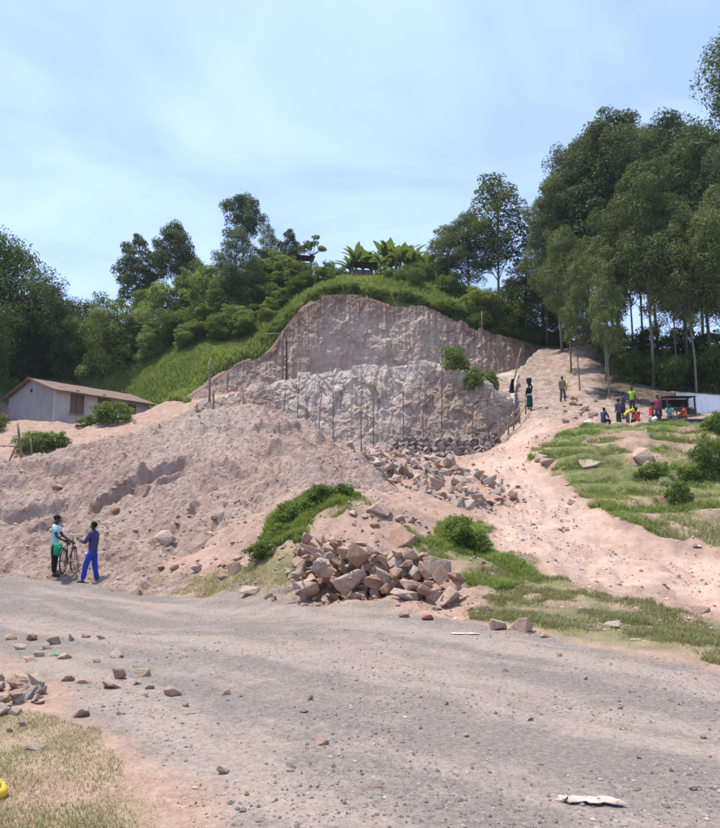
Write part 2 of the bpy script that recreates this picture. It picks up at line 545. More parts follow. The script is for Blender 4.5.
G_PTS = []
def g(u, v, Y): G_PTS.append(P(u, v, Y))
for x, y in [(-14, 2), (-7, 1), (0, 0), (7, 0), (14, 2), (-12, 8), (-5, 6), (0, 6), (4, 4.5), (9, 5), (-16, 14), (-8, 12), (-2, 11), (2, 8.5),
             (-18, 21), (-11, 18), (-6, 15), (-11, 21.3), (-5, 19.0), (-20, 25), (-2.2, 14.8)]:
    G_PTS.append((x, y, 0.0))
for a in [(-30, 27, 1.0), (-30, 35, 4.0), (-34, 45, 7.0), (-36, 60, 11.5), (-45, 80, 20), (-50, 110, 25), (30, 12, 0.3), (25, 22, 1.6), (30, 32, 5.2), (32, 42, 7.2),
          (40, 60, 12), (45, 80, 14), (50, 110, 8), (25, 100, 12), (5, 105, 23), (-15, 105, 26), (-30, 100, 28), (0, 130, 18), (-40, 130, 22), (40, 130, 4)]:
    G_PTS.append(a)
for a in [(-23.4, 54.2, 8.85), (-17.6, 61.0, 8.95), (-29, 59.2, 8.85), (-23.8, 66.2, 9.3), (-20.5, 57.0, 8.9), (-24, 61, 8.9)]: G_PTS.append(a)
for a in [(20, 470, 38), (60, 445, 45), (20, 440, 47), (60, 427, 52), (100, 423, 56), (140, 423, 58), (165, 422, 50),
          (350, 470, 36), (390, 455, 40), (480, 503, 25), (430, 480, 30), (360, 496, 24), (480, 470, 34),
          (310, 488, 19), (272, 543, 16.5), (330, 518, 17), (380, 505, 18.2), (440, 512, 18.8), (500, 522, 19.5), (520, 560, 16), (560, 588, 13.5),
          (300, 565, 15), (400, 543, 16), (430, 603, 12.4), (340, 592, 13.8), (470, 585, 13.8), (240, 575, 17),
          (650, 600, 14), (720, 620, 11.6), (650, 560, 20), (720, 560, 21), (600, 540, 22.5), (540, 482, 29), (515, 502, 26), (500, 452, 36),
          (520, 430, 41), (535, 408, 46.5), (562, 380, 53), (540, 372, 58), (582, 345, 64), (550, 352, 65), (603, 362, 60), (592, 376, 54),
          (600, 402, 47), (610, 424, 40), (700, 422, 40), (650, 430, 34), (572, 433, 36), (720, 438, 33), (545, 456, 31.5), (625, 533, 23), (560, 500, 26.5),
          (700, 500, 26.5), (720, 530, 23.5), (600, 470, 29.8), (680, 464, 30.3), (580, 415, 42),
          (680, 396, 49), (720, 390, 54), (650, 352, 68), (720, 352, 70), (620, 350, 70), (600, 347, 76),
          (350, 286, 68), (350, 280, 78), (400, 281, 78), (450, 284, 77), (310, 284, 76), (285, 286, 75), (400, 290, 69), (250, 332, 68), (205, 360, 63), (150, 384, 66), (100, 391, 70), (60, 391, 71), (172, 398, 58),
          (150, 360, 73), (80, 368, 77), (0, 380, 74), (240, 312, 83), (100, 345, 83), (0, 345, 86), (500, 303, 75), (540, 332, 73)]:
    g(*a)
for u, Y, vb, vt in C1[1:12]:
    g(u, vb - 2, Y - 1.0)
for u, Y, vb, vt in C2:
    g(u, vt, Y + 2.5)
TG = TPS(G_PTS, 0.01)
B_PTS = [P(u, vt, Y + 2.0) for u, Y, vb, vt in C1] + [P(u, min(vb, 382) if u > 260 else vb, Y - 0.5) for u, Y, vb, vt in C2]
TB = TPS(B_PTS, 0.02)
BENCH = [P(u, 400, Y + 3.0)[:2] for u, Y, vb, vt in C1] + [P(u, 400, Y + 3.2)[:2] for u, Y, vb, vt in C2[::-1]]

def base_z(x, y):
    x = np.asarray(x, float); y = np.asarray(y, float)
    gz = TG(x, y)
    sd = poly_sd(x, y, BENCH)
    k = sstep(-0.25, 0.25, sd)
    return gz * (1 - k) + (TB(x, y) - 0.12) * k

def hit(u, v, y0=3.0, y1=110.0, fn=None):
    """where the sight line through (u, v) meets the ground"""
    ys = np.concatenate([np.arange(y0, 30, 0.05), np.arange(max(30, y0), y1, 0.15)])
    ys = ys[(ys >= y0) & (ys <= y1)]
    p1 = np.array(P(u, v, 1.0)) - np.array([0, 0, CAMZ])
    xs, zs = p1[0] * ys, CAMZ + p1[2] * ys
    gz = (fn or ground_z)(xs, ys)
    i = np.argmax(zs <= gz)
    if not (zs <= gz).any(): i = len(ys) - 1
    return np.array([xs[i], ys[i], gz[i]])

# plan outlines on the ground (metres)
def flat(u, v): 
    p1 = P(u, v, 1.0); k = -CAMZ / (p1[2] - CAMZ)
    return (p1[0] * k, k)
ROAD = [(-60, 62), (-22, 30.5)] + [flat(-40, 567), flat(0, 569), flat(60, 574), flat(130, 581), flat(250, 597), flat(340, 610), flat(440, 624), flat(540, 638), flat(640, 656), flat(720, 668)] + \
       [(8, 5.0), (14, 0), (14, -8), (-2, -4), (-0.6, 2.2)] + [flat(215, 815), flat(165, 775), flat(120, 735), flat(60, 690), flat(0, 652)] + [(-12, 13.2), (-30, 27), (-60, 52)]

def base_noise(x, y):
    # uneven soil; calmer on the road
    rd = sstep(-0.3, 0.6, poly_sd(x, y, ROAD))
    n = fbm(x * 0.55, y * 0.55, octaves=5, seed=3) * 0.6 + fbm(x * 2.6, y * 2.6, octaves=4, seed=9) * 0.26 - np.maximum(0, (1 - 2 * np.abs(fbm(x * 0.5, y * 0.35, octaves=3, seed=12))) ** 6) * 0.14
    cv_, ce_ = cells(x * 1.3, y * 1.3, 15); cw_, cf_ = cells(x * 3.6, y * 3.6, 18)
    n = n + (cv_ - .5) * .05 * sstep(0, .2, ce_) + (cw_ - .5) * .03
    far = sstep(8, 15, y)
    soft = n * (0.22 + 0.78 * far) * (1 - rd)
    road = (fbm(x * 0.5, y * 0.5, octaves=3, seed=4) * 0.07 + fbm(x * 3.5, y * 3.5, octaves=4, seed=5) * 0.028 + fbm(x * 14, y * 14, octaves=2, seed=6) * 0.010) * rd
    return soft + road

def ground_z(x, y):
    return base_z(x, y) + base_noise(np.asarray(x, float), np.asarray(y, float))

def gz1(x, y):
    return float(ground_z(np.array([x]), np.array([y]))[0])

def outline(pts, **k):
    return [tuple(hit(u, v, **k)[:2]) for u, v in pts]

def region(x, y, poly, soft=0.5, wob=0.6, seed=20, fr=1.0):
    sd = poly_sd(x, y, poly) + fbm(x * fr, y * fr, octaves=4, seed=seed) * wob * 2
    return sstep(-soft / 2, soft / 2, sd)

A_FORE = [flat(0, 706), flat(40, 712), flat(80, 722), flat(115, 745), flat(150, 778), flat(200, 812), (-0.55, 2.0), (-6, 2.0), (-7, 6), flat(-60, 690)]
A_VERGE_L = outline([(85, 579), (180, 574), (250, 564), (300, 566), (310, 606), (230, 596), (150, 586)])
A_VERGE_R = outline([(472, 555), (530, 560), (575, 582), (640, 604), (720, 622), (760, 640), (760, 672), (640, 654), (540, 636), (445, 620), (480, 600)])
A_BANK = outline([(266, 524), (290, 505), (320, 493), (350, 494), (366, 503), (345, 514), (318, 534), (296, 552), (262, 552)], y1=24)
A_BANK_R = outline([(420, 540), (440, 528), (480, 526), (505, 545), (540, 562), (560, 582), (520, 590), (480, 575), (430, 562)])
A_MOUND_R = outline([(533, 452), (556, 437), (600, 428), (660, 424), (760, 426), (770, 490), (735, 545), (690, 520), (650, 532), (615, 520), (580, 505), (552, 480)], y0=21)
A_CLIFFTOP = [P(u, 300, Y + 2.4)[:2] for u, Y, vb, vt in C2]
A_HILL = [(-34, 67), P(60, 395, 67.5)[:2], P(105, 395, 67)[:2], P(148, 395, 62.5)[:2], P(165, 395, 58)[:2], P(186, 400, 55.5)[:2]] + A_CLIFFTOP + [(18, 71), (20, 78), (30, 130), (-80, 130), (-80, 62)]
A_FOREST = [P(596, 380, 57)[:2], P(600, 395, 49)[:2], P(620, 400, 46)[:2], P(680, 400, 46)[:2], (34, 46), (80, 60), (80, 130), (30, 130), (19, 80), P(585, 350, 66)[:2]]
PATH = outline([(455, 470), (500, 450), (515, 420), (520, 395), (528, 372), (540, 352), (582, 346), (588, 365), (580, 385), (565, 405), (550, 425), (530, 445),
                (545, 480), (590, 515), (660, 545), (760, 560), (760, 615), (690, 600), (620, 590), (560, 570), (500, 545), (480, 515), (510, 500), (480, 480)])

ny, ncol = 660, 440
ys = 1.5 * (135 / 1.5) ** (np.arange(ny) / (ny - 1))
sx = np.linspace(-1, 1, ncol)
YY, SX = np.meshgrid(ys, sx, indexing='ij')
XX = SX * (1.6 + 0.66 * YY)
gx, gy = XX.ravel(), YY.ravel()
bz = base_z(gx, gy)
gzv = bz + base_noise(gx, gy)
road_m = sstep(-0.25, 0.25, poly_sd(gx, gy, ROAD) + fbm(gx * 1.3, gy * 1.3, octaves=4, seed=31) * 0.9)
dust_c = [[flat(0, 615), flat(160, 640), flat(330, 655), flat(500, 690), flat(720, 745)], [flat(60, 660), flat(180, 720), flat(300, 828)], [flat(720, 690), flat(560, 655), flat(400, 630), flat(200, 600), flat(40, 582)]]
dust = np.zeros_like(gx)
for ln, w in zip(dust_c, (0.55, 0.45, 0.5)):
    d, _, _ = line_d(gx, gy, ln)
    dust = np.maximum(dust, np.exp(-(d / w) ** 2))
grass_m = np.zeros_like(gx); lush_m = np.zeros_like(gx)
for poly, s, lu, soft, wob in [(A_FORE, 41, 0.05, 0.5, 0.45), (A_VERGE_L, 42, 0.15, 0.5, 0.5), (A_VERGE_R, 43, 0.35, 0.5, 0.7), (A_BANK, 44, 1.0, 0.5, 0.6),
                          (A_BANK_R, 45, 0.6, 0.5, 0.8), (A_MOUND_R, 46, 0.6, 0.8, 2.0), (A_HILL, 47, 0.9, 0.8, 0.8)]:
    r = region(gx, gy, poly, soft, wob, s, 0.9)
    grass_m = np.maximum(grass_m, r); lush_m = np.maximum(lush_m, r * lu)
path_m = region(gx, gy, PATH, 1.0, 0.6, 50)
ramp_m = sstep(38, 47, gy + fbm(gx * 0.3, gy * 0.3, octaves=3, seed=52) * 9) * (gx > 3) * 0.9
lit_m = region(gx, gy, A_FOREST, 1.5, 1.2, 51)
grass_m *= 1 - lit_m * 0.7
# bare scrapes inside the grassed rise on the right
sc = sstep(0.09, 0.17, fbm(gx * 0.33, gy * 0.33, octaves=4, seed=61)) * region(gx, gy, A_MOUND_R, 0.8, 0.5, 62)
grass_m *= 1 - 0.9 * sc
grass_m *= 1 - road_m
grass_m *= 0.45 + 0.55 * sstep(8, 11, gy)
grass_m *= 1 - 0.75 * sstep(-0.08, 0.10, fbm(gx * 1.2, gy * 1.2, octaves=4, seed=66)) * (gy < 22)
# terraces worn into that rise
tm = region(gx, gy, A_MOUND_R, 1.5, 0.5, 63) * sstep(22, 26, gy)
zz = gzv / 0.62 + fbm(gx * 0.4, gy * 0.4, octaves=3, seed=64) * 1.6
gzv = gzv + tm * 0.34 * (sstep(0.0, 0.35, zz - np.floor(zz)) - (zz - np.floor(zz)))
# ruts up the path
ru = fbm(gx * 1.6 - gy * 0.25, gy * 0.12, octaves=3, seed=70)
gzv = gzv - path_m * np.abs(ru) * 0.35 * sstep(18, 30, gy)
ter = new_mesh('ground', np.c_[gx, gy, gzv], grid_faces(ny, ncol), True, M['ground'])
for nm, a in (('road', road_m), ('dust', dust), ('grass', grass_m), ('lush', lush_m), ('path', path_m), ('litter', lit_m), ('ramp', ramp_m)):
    attr(ter, nm, a)
o = link('ground', ter); o['kind'] = 'structure'
far = MB(); far.add([[-900, -600, -4], [900, -600, -4], [900, 1500, -4], [-900, 1500, -4]], [[0, 1, 2, 3]])
o = far.build('distant_ground', simple('plain', (0.12, 0.13, 0.06), 0.95, 0.3, 0.02, 0)); o['kind'] = 'structure'

# ------------------------------------------------------------------ cut faces
def catmull(pts, n):
    pts = np.array(pts, float); m = len(pts)
    seg = np.linalg.norm(np.diff(pts[:, :2], axis=0), axis=1); t = np.r_[0, np.cumsum(seg)]
    tt = np.linspace(0, t[-1], n)
    out = np.zeros((n, pts.shape[1]))
    k = np.clip(np.searchsorted(t, tt, side='right') - 1, 0, m - 2)
    f = ((tt - t[k]) / (t[k + 1] - t[k]))[:, None]
    sl = np.gradient(pts, t, axis=0)
    h = (t[k + 1] - t[k])[:, None]
    return (2 * f**3 - 3 * f**2 + 1) * pts[k] + (f**3 - 2 * f**2 + f) * h * sl[k] + (-2 * f**3 + 3 * f**2) * pts[k + 1] + (f**3 - f**2) * h * sl[k + 1], tt

def cut_face(name, C, mat, lean, cap, nS, nT, seed, amp, under):
    pts = []
    for u, Y, vb, vt in C:
        b = P(u, vb, Y); t = P(u, vt, Y + lean)
        pts.append((b[0], b[1], b[2], t[0], t[1], t[2]))
    cv, s = catmull(pts, nS)
    tan = np.gradient(cv[:, :2], axis=0); tan /= np.linalg.norm(tan, axis=1)[:, None]
    nrm = np.c_[tan[:, 1], -tan[:, 0]]
    rows = []; tt = np.linspace(0, 1, nT); up = []
    nc = 10
    for t in tt:
        e = t ** 1.0
        p = np.c_[cv[:, 0] * (1 - e) + cv[:, 3] * e, cv[:, 1] * (1 - e) + cv[:, 4] * e, (cv[:, 2] - under) * (1 - t) + cv[:, 5] * t]
        rows.append(p); up.append(np.full(nS, t))
    for k in range(1, nc + 1):
        f = k / nc
        p = np.c_[cv[:, 3:5] - nrm * cap * f, cv[:, 5] - 0.35 * f * f * (1 if cap < 3 else 1)]
        rows.append(p); up.append(np.full(nS, 1 + f))
    V = np.array(rows); U = np.array(up)
    x, y, z = V[..., 0], V[..., 1], V[..., 2]
    sg = np.broadcast_to(s, x.shape)
    d = fbm(sg * 0.25, z * 0.20, octaves=2, seed=seed) * 1.3 * amp
    wsg = sg + fbm(sg * 1.1, z * 1.1, octaves=3, seed=seed + 11) * 0.8; wz = z + fbm(sg * 1.1, z * 1.1, octaves=3, seed=seed + 12) * 0.8
    c1, e1 = cells(wsg * 0.75, wz * 0.50, seed + 13); c2, e2 = cells(wsg * 1.9, wz * 1.3, seed + 16); c3, e3 = cells(wsg * 4.5, wz * 3.4, seed + 19)
    d += (c1 - 0.5) * 0.85 * amp * sstep(0, .10, e1) + (c2 - 0.5) * 0.48 * amp * sstep(0, .15, e2) + (c3 - 0.5) * 0.26 * amp
    d += fbm(sg * 2.6, z * 1.8, octaves=4, seed=seed + 1, gain=0.65) * 0.35 * amp
    gr = np.abs(fbm(sg * 0.9, z * 0.10, octaves=3, seed=seed + 2)) * 2
    d += (gr - 0.35) * 0.30 * amp
    gr2 = np.abs(fbm(sg * 3.0, z * 0.16, octaves=2, seed=seed + 3)) * 2
    d += (gr2 - 0.3) * 0.40 * amp
    # bedding ledges
    zz = z / 1.3 + fbm(sg * 0.2, z * 0.2, octaves=3, seed=seed + 4) * 2
    d += (zz - np.floor(zz)) ** 3 * 0.35 * amp * sstep(-0.05, 0.25, fbm(sg * 0.4, z * 0.5, octaves=2, seed=seed + 5))
    w = np.where(U <= 1, np.sin(np.clip(U, 0, 1) * math.pi * 0.5 + 0.2) * (1 - sstep(0.86, 1.0, U) * 0.6), 0.15)
    hgt = np.clip((cv[:, 5] - cv[:, 2]) / 3.0, 0.1, 1)[None]
    d = d * w * hgt
    x = x + nrm[:, 0] * d; y = y + nrm[:, 1] * d
    z = z + fbm(x * 0.8, y * 0.8, octaves=4, seed=seed + 7) * 0.9 * sstep(0.55, 1.0, U) * amp * hgt + (cells(x * 0.9, y * 0.9, seed + 30)[0] - .5) * 0.5 * sstep(0.7, 1.0, U) * hgt
    me = new_mesh(name, np.c_[x.ravel(), y.ravel(), z.ravel()], grid_faces(len(rows), nS), False, mat)
    return me, sg, U, x, y, z

me, sg, U, x, y, z = cut_face('quarry_face', C1, M['face_low'], 2.1, 2.8, 620, 130, 100, 0.38, 1.2)
ux = x / y * FPX + 360
ch = sstep(262, 285, ux) * (1 - sstep(385, 430, ux) * 0.9) * (0.55 + 0.45 * sstep(0.3, 0.9, U)) + sstep(0.82, 0.98, U) * 0.75
attr(me, 'chalk', np.clip(ch + fbm(sg * 0.6, z * 0.8, octaves=4, seed=140) * 0.7, 0, 1).ravel())
attr(me, 'topsoil', np.zeros(x.size))
o = link('quarry_face', me); o['kind'] = 'structure'
me, sg, U, x, y, z = cut_face('quarry_face_upper', C2, M['face_up'], 2.2, 2.6, 640, 130, 200, 0.34, 2.0)
ux = x / y * FPX + 360
ch = sstep(300, 330, ux) * (1 - sstep(430, 470, ux)) * 0.5 * (1 - sstep(0.75, 0.95, U))
attr(me, 'chalk', np.clip(ch + fbm(sg * 0.5, z * 0.7, octaves=4, seed=240) * 0.8, 0, 1).ravel())
attr(me, 'topsoil', (sstep(0.84, 0.98, U + fbm(sg * 0.7, z * 0.3, octaves=3, seed=241) * 0.22) * 0.6).ravel())
o = link('quarry_face_upper', me); o['kind'] = 'structure'

# ------------------------------------------------------------------ heap of dug earth
H_PTS = [P(*a) for a in [(-60, 508, 25), (0, 489, 26.5), (50, 468, 28.5), (100, 447, 30.5), (150, 427, 32), (190, 415, 33), (230, 410, 33.5), (275, 415, 33.5), (312, 431, 32.5),
                         (340, 450, 30.5), (362, 470, 28), (376, 487, 25),
                         (-60, 572, 22), (0, 571, 21.3), (60, 573, 20.6), (130, 577, 19.6), (200, 571, 19.0), (250, 560, 18.6), (285, 522, 20.5), (330, 497, 22.3),
                         (100, 520, 23.6), (180, 482, 26.5), (240, 470, 27.4), (230, 530, 21.6), (300, 478, 26.0), (150, 545, 21.2), (40, 525, 23.2), (60, 500, 25.5), (140, 460, 28.6), (300, 445, 30)]]
H_PTS += [(-30, 24, 0.5), (-20, 34, 2.2), (-13, 38, 3.3), (-8, 40.5, 4.0), (-3, 40, 4.2), (0, 36, 3.4), (-26, 30, 1.6), (2.5, 30, 2.2), (-12, 17, -1.4), (-5, 15.5, -1.4), (-1, 17, -0.6), (-20, 19, -1.4)]
TH = TPS(H_PTS, 0.01)
SC = [  # slumped scarps running over the heap: (points in the picture, drop)
    ([(-10, 512), (30, 507), (55, 500), (72, 492)], 0.5), ([(80, 512), (105, 500), (130, 488), (155, 470), (178, 455), (190, 449)], 0.75),
    ([(125, 497), (150, 486), (172, 474), (185, 468)], 0.55), ([(205, 455), (214, 476), (208, 498)], 0.4), ([(178, 520), (192, 505), (200, 497)], 0.4),
    ([(205, 522), (222, 517), (238, 524)], 0.3), ([(215, 455), (240, 462), (262, 470)], 0.4), ([(30, 520), (60, 512), (68, 500)], 0.4),
    ([(245, 480), (262, 492), (270, 505)], 0.3), ([(262, 445), (290, 452), (318, 466)], 0.3), ([(95, 560), (130, 552), (160, 556)], 0.16), ([(170, 545), (215, 545)], 0.16)]
SCP = [([tuple(hit(u, v, 15, 40, lambda a, b: TH(a, b))[:2]) for u, v in pl], dz) for pl, dz in SC]
def heap_z(x, y, fine=True):
    x = np.asarray(x, float); y = np.asarray(y, float)
    z = TH(x, y)
    wx = x + fbm(x * 0.8, y * 0.8, octaves=3, seed=301) * 0.9
    wy = y + fbm(x * 0.8, y * 0.8, octaves=3, seed=302) * 0.9
    for pl, dz in SCP:
        d, side, par = line_d(wx, wy, pl); dz = dz * 0.65
        dn = -side * d                     # downhill (towards the road) positive
        fade = sstep(0, 0.2, par) * (1 - sstep(0.8, 1.0, par))
        drop = sstep(0.0, 0.14, dn) * (1 - sstep(0.15, 1.1, dn))
        lip = sstep(-1.2, -0.05, dn) * (1 - sstep(-0.05, 0.05, dn))
        z = z + fade * dz * (0.22 * lip - 1.15 * drop)
    z = z + fbm(x * 0.45, y * 0.45, octaves=4, seed=303) * 0.9
    tq = z / 0.95 - x * 0.10 + fbm(x * 0.5, y * 0.5, octaves=3, seed=307) * 2.2
    fr = tq - np.floor(tq); tmk = sstep(-0.02, 0.16, fbm(x * 0.35, y * 0.35, octaves=3, seed=308)) * sstep(0.3, 1.2, z)
    z = z + tmk * 0.48 * (sstep(0.0, 0.26, fr) - fr)
    if fine:
        z = z + fbm(x * 2.2, y * 2.2, octaves=5, seed=304, gain=0.6) * 0.32
        r = 1 - 2 * np.abs(fbm(x * 1.1 + y * 0.3, y * 0.45, octaves=3, seed=305))
        z = z - (r ** 6) * 0.16
        cv_, ce_ = cells(x * 2.2 + z * .5, y * 2.2, 320); cw_, cf_ = cells(x * 5.5, y * 5.5, 323)
        z = z + (cv_ - .5) * .11 * sstep(0, .2, ce_) + (cw_ - .5) * .055
        z = z + np.maximum(0, fbm(x * 5.5, y * 5.5, octaves=2, seed=306) - 0.05) * 0.30
    return z
hx = np.linspace(-24, 3.5, 420); hy = np.linspace(16, 41.5, 400)
HX, HY = np.meshgrid(hx, hy)
hz = heap_z(HX, HY); hb = ground_z(HX.ravel(), HY.ravel()).reshape(HX.shape)
keep = hz > hb - 0.35
gf = grid_faces(400, 420)
gf = gf[keep.ravel()[gf].any(axis=1)]
used = np.unique(gf); remap = np.full(HX.size, -1); remap[used] = np.arange(len(used))
me = new_mesh('earth_heap', np.c_[HX.ravel(), HY.ravel(), np.maximum(hz, hb - 0.45).ravel()][used], remap[gf], False, M['mound'])
cr = sstep(-0.1, 0.2, fbm(HX * 0.3, HY * 0.3, octaves=4, seed=310)) * sstep(2.5, 5.0, hz)
attr(me, 'crust', cr.ravel()[used])
tag(link('earth_heap', me), 'huge heap of loose pink-brown dug earth with slumped gullies beside the road', 'earth heap')
def surf_z(x, y):
    return np.maximum(ground_z(x, y), heap_z(x, y))
def shit(u, v, **k):
    return hit(u, v, fn=surf_z, **k)

# ------------------------------------------------------------------ foliage
def leaf_quads(c, nrm, ln, wd, r, droop=0.0):
    """kite-shaped leaves at points c facing nrm"""
    n = len(c)
    nrm = nrm / (np.linalg.norm(nrm, axis=1)[:, None] + 1e-9)
    a = r.normal(size=(n, 3)); a[:, 2] -= droop
    a -= nrm * (a * nrm).sum(1)[:, None]; a /= np.linalg.norm(a, axis=1)[:, None] + 1e-9
    b = np.cross(nrm, a)
    ln = np.asarray(ln)[:, None]; wd = np.asarray(wd)[:, None]
    v = np.stack([c - a * ln * 0.5, c + b * wd * 0.5 - a * ln * 0.05 + nrm * wd * 0.12, c + a * ln * 0.5 - nrm * ln * 0.08, c - b * wd * 0.5 - a * ln * 0.05 + nrm * wd * 0.12], 1).reshape(-1, 3)
    return v, np.arange(n * 4).reshape(n, 4)

def lobes_mesh(name, lobes, n, ln, wd, mat, seed, out=0.75, droop=0.4, gap=0.35, inner=0.22):
    """leaves through the outer volume of a set of ellipsoid clumps"""
    r = np.random.default_rng(seed)
    lobes = np.array(lobes, float)                       # cx cy cz rx ry rz
    wgt = (lobes[:, 3] * lobes[:, 5]) ** 1.0; wgt /= wgt.sum()
    k = r.choice(len(lobes), n, p=wgt)
    d = r.normal(size=(n, 3)); d /= np.linalg.norm(d, axis=1)[:, None]
    low = (d[:, 2] < -0.25) & (r.random(n) < 0.6); d[low, 2] *= -0.5
    rad = np.where(r.random(n) < inner, r.random(n) * 0.8, 0.78 + 0.30 * r.random(n))
    L = lobes[k]
    c = L[:, :3] + d * L[:, 3:] * rad[:, None]
    # ragged edge with holes
    sz = np.mean(lobes[:, 3])
    ho = fbm(c[:, 0] / sz * 2.6, c[:, 1] / sz * 2.6, c[:, 2] / sz * 2.6, octaves=2, seed=seed + 5)
    sel = ho > -0.5 + gap
    c, d, L = c[sel], d[sel], L[sel]
    m = len(c)
    nr = d / L[:, 3:] * L[:, 3:].mean() * out + r.normal(size=(m, 3)) * 0.55 + np.array([0, 0, 0.25])
    sl = ln * (0.6 + 0.8 * r.random(m)); sw = wd * (0.6 + 0.8 * r.random(m))
    v, q = leaf_quads(c, nr, sl, sw, r, droop)
    me = new_mesh(name, v, q, False, mat)
    tl = r.random(len(lobes))
    tint = 0.45 * tl[k][sel] + 0.45 * r.random(m) + 0.12
    attr(me, 'tint', np.repeat(tint, 4))
    return me

def wobble(p0, p1, n, amp, r):
    t = np.linspace(0, 1, n)[:, None]
    p = np.array(p0) * (1 - t) + np.array(p1) * t
    o = r.normal(size=(n, 3)) * amp; o[0] = 0; o[-1] *= 0.3
    o = (o + np.roll(o, 1, axis=0)) / 2; o[0] = 0
    return p + o

KINDS = {}
def euc(name, H, W, seed, n=9000, crown0=0.35, mat='leaf_euc', leaf=(0.27, 0.115), nl=24, dense=0.28, trunk_r=0.17, bark='bark_pale', round_top=True):
    """tall eucalyptus: slim trunk, limbs, billowing clumps"""
    r = np.random.default_rng(seed)
    tr = MB()
    top = np.array([r.normal() * 0.3, r.normal() * 0.3, H * 0.93])
    trunk = wobble((0, 0, -0.6), top, 9, 0.10, r)
    tr.tube(trunk, np.linspace(trunk_r, trunk_r * 0.2, 9), 7)
    lobes = []
    for i in range(nl):
        f = (i + 0.5) / nl
        h = H * (crown0 + (0.965 - crown0) * f)
        prof = math.sin(min(1, (f * 0.80 + 0.22)) * math.pi) ** 0.7 if round_top else (1.05 - f) ** 0.7
        ang = i * 2.4 + r.random() * 0.9
        rr = W * 0.5 * prof * (0.45 + 0.35 * r.random())
        lr = W * (0.16 + 0.10 * r.random()) * (0.65 + 0.5 * prof)
        c = np.array([math.cos(ang) * rr, math.sin(ang) * rr, h])
        lobes.append((*c, lr, lr, lr * (0.85 + 0.35 * r.random())))
        # satellite clumps
        for k in range(2):
            a2 = ang + r.normal() * 0.8; s2 = lr * (0.45 + 0.3 * r.random())
            c2 = c + np.array([math.cos(a2) * lr * 0.8, math.sin(a2) * lr * 0.8, r.normal() * lr * 0.5])
            lobes.append((*c2, s2, s2, s2))
        hb = max(h - rr * 1.2 - 0.8, H * crown0 * 0.75)
        t = np.clip((hb + 0.6) / (top[2] + 0.6), 0, 1) * 8
        k = int(min(7, t)); b = trunk[k] + (trunk[k + 1] - trunk[k]) * (t - k)
        br = wobble(b, c, 4, 0.10, r)
        tr.tube(br, np.linspace(trunk_r * (0.42 - 0.25 * f), 0.02, 4), 5, caps=False)
    tm = tr.mesh(name + '_trunk', M[bark], True)
    cm = lobes_mesh(name + '_crown', lobes, n, leaf[0], leaf[1], M[mat], seed + 50, gap=dense)
    KINDS[name] = (tm, cm, H)

def bushy(name, H, W, seed, n=7000, mat='leaf_hill', leaf=(0.34, 0.16), base=0.05, nl=22, cone=False, gap=0.35, bark='bark', trunk_r=0.12, out=0.75):
    """full crown reaching near the ground"""
    r = np.random.default_rng(seed)
    tr = MB(); trunk = wobble((0, 0, -0.5), (r.normal() * .15, r.normal() * .15, H * 0.85), 6, 0.08, r)
    tr.tube(trunk, np.linspace(trunk_r, trunk_r * .25, 6), 6)
    lobes = []
    for i in range(nl):
        f = (i + 0.5) / nl
        h = H * (base + (0.93 - base) * f)
        prof = (1.02 - f) ** 0.75 if cone else math.sin((0.16 + 0.80 * f) * math.pi) ** 0.6
        a = i * 2.4 + r.random(); rr = W * 0.5 * prof * (0.35 + 0.45 * r.random())
        lr = W * (0.15 + 0.11 * r.random()) * (0.6 + 0.5 * prof)
        c = np.array([math.cos(a) * rr, math.sin(a) * rr, max(h, lr * 0.6)])
        lobes.append((*c, lr, lr, lr * (0.8 + 0.4 * r.random())))
        for k in range(2):
            s2 = lr * (0.4 + 0.3 * r.random()); a2 = a + r.normal() * 0.8
            lobes.append((c[0] + math.cos(a2) * lr * .85, c[1] + math.sin(a2) * lr * .85, c[2] + r.normal() * lr * .5, s2, s2, s2))
        k = int(np.clip(f * 5 - 1, 0, 4))
        tr.tube(wobble(trunk[k], c, 3, 0.05, r), [trunk_r * .4, trunk_r * .25, 0.015], 4, caps=False)
    KINDS[name] = (tr.mesh(name + '_trunk', M[bark], True), lobes_mesh(name + '_crown', lobes, n, leaf[0], leaf[1], M[mat], seed + 50, gap=gap, out=out, droop=0.2), H)

for i in range(4):
    euc('euc%d' % i, 22, 6.6 + 0.6 * i, 400 + i, 30000, 0.36 + 0.03 * i, 'leaf_euc' if i % 2 else 'leaf_euc_dark', nl=24)
euc('tall0', 34, 13, 428, 80000, 0.77, 'leaf_euc_dark', (0.30, 0.12), 40, 0.18, 0.30)
for i in range(3):
    euc('slim%d' % i, 14, 4.0, 420 + i, 12000, 0.34, 'leaf_euc', (0.24, 0.10), 20, 0.38, 0.11)
euc('ball0', 12, 5.2, 430, 17000, 0.45, 'leaf_euc_dark', (0.27, 0.115), 16, 0.22, 0.13)
euc('ball1', 12, 4.2, 431, 15000, 0.30, 'leaf_euc_dark', (0.27, 0.115), 18, 0.22, 0.13)
euc('dark0', 17, 7.0, 435, 24000, 0.22, 'leaf_euc_dark', (0.27, 0.115), 26, 0.24, 0.15)
euc('lolly', 14, 4.6, 437, 12000, 0.70, 'leaf_euc_dark', (0.25, 0.11), 12, 0.18, 0.13)
for i in range(4):
    bushy('hill%d' % i, 8, 4.8, 440 + i, 15000, 'leaf_hill', (0.25, 0.11), cone=(i % 2 == 0))
bushy('hilldark', 8, 5.2, 449, 15000, 'leaf_brush', (0.25, 0.11), gap=0.28)
for i in range(2):
    bushy('mango%d' % i, 13, 10.5, 450 + i, 38000, 'leaf_mango', (0.30, 0.13), 0.06, 46, gap=0.22, trunk_r=0.3)
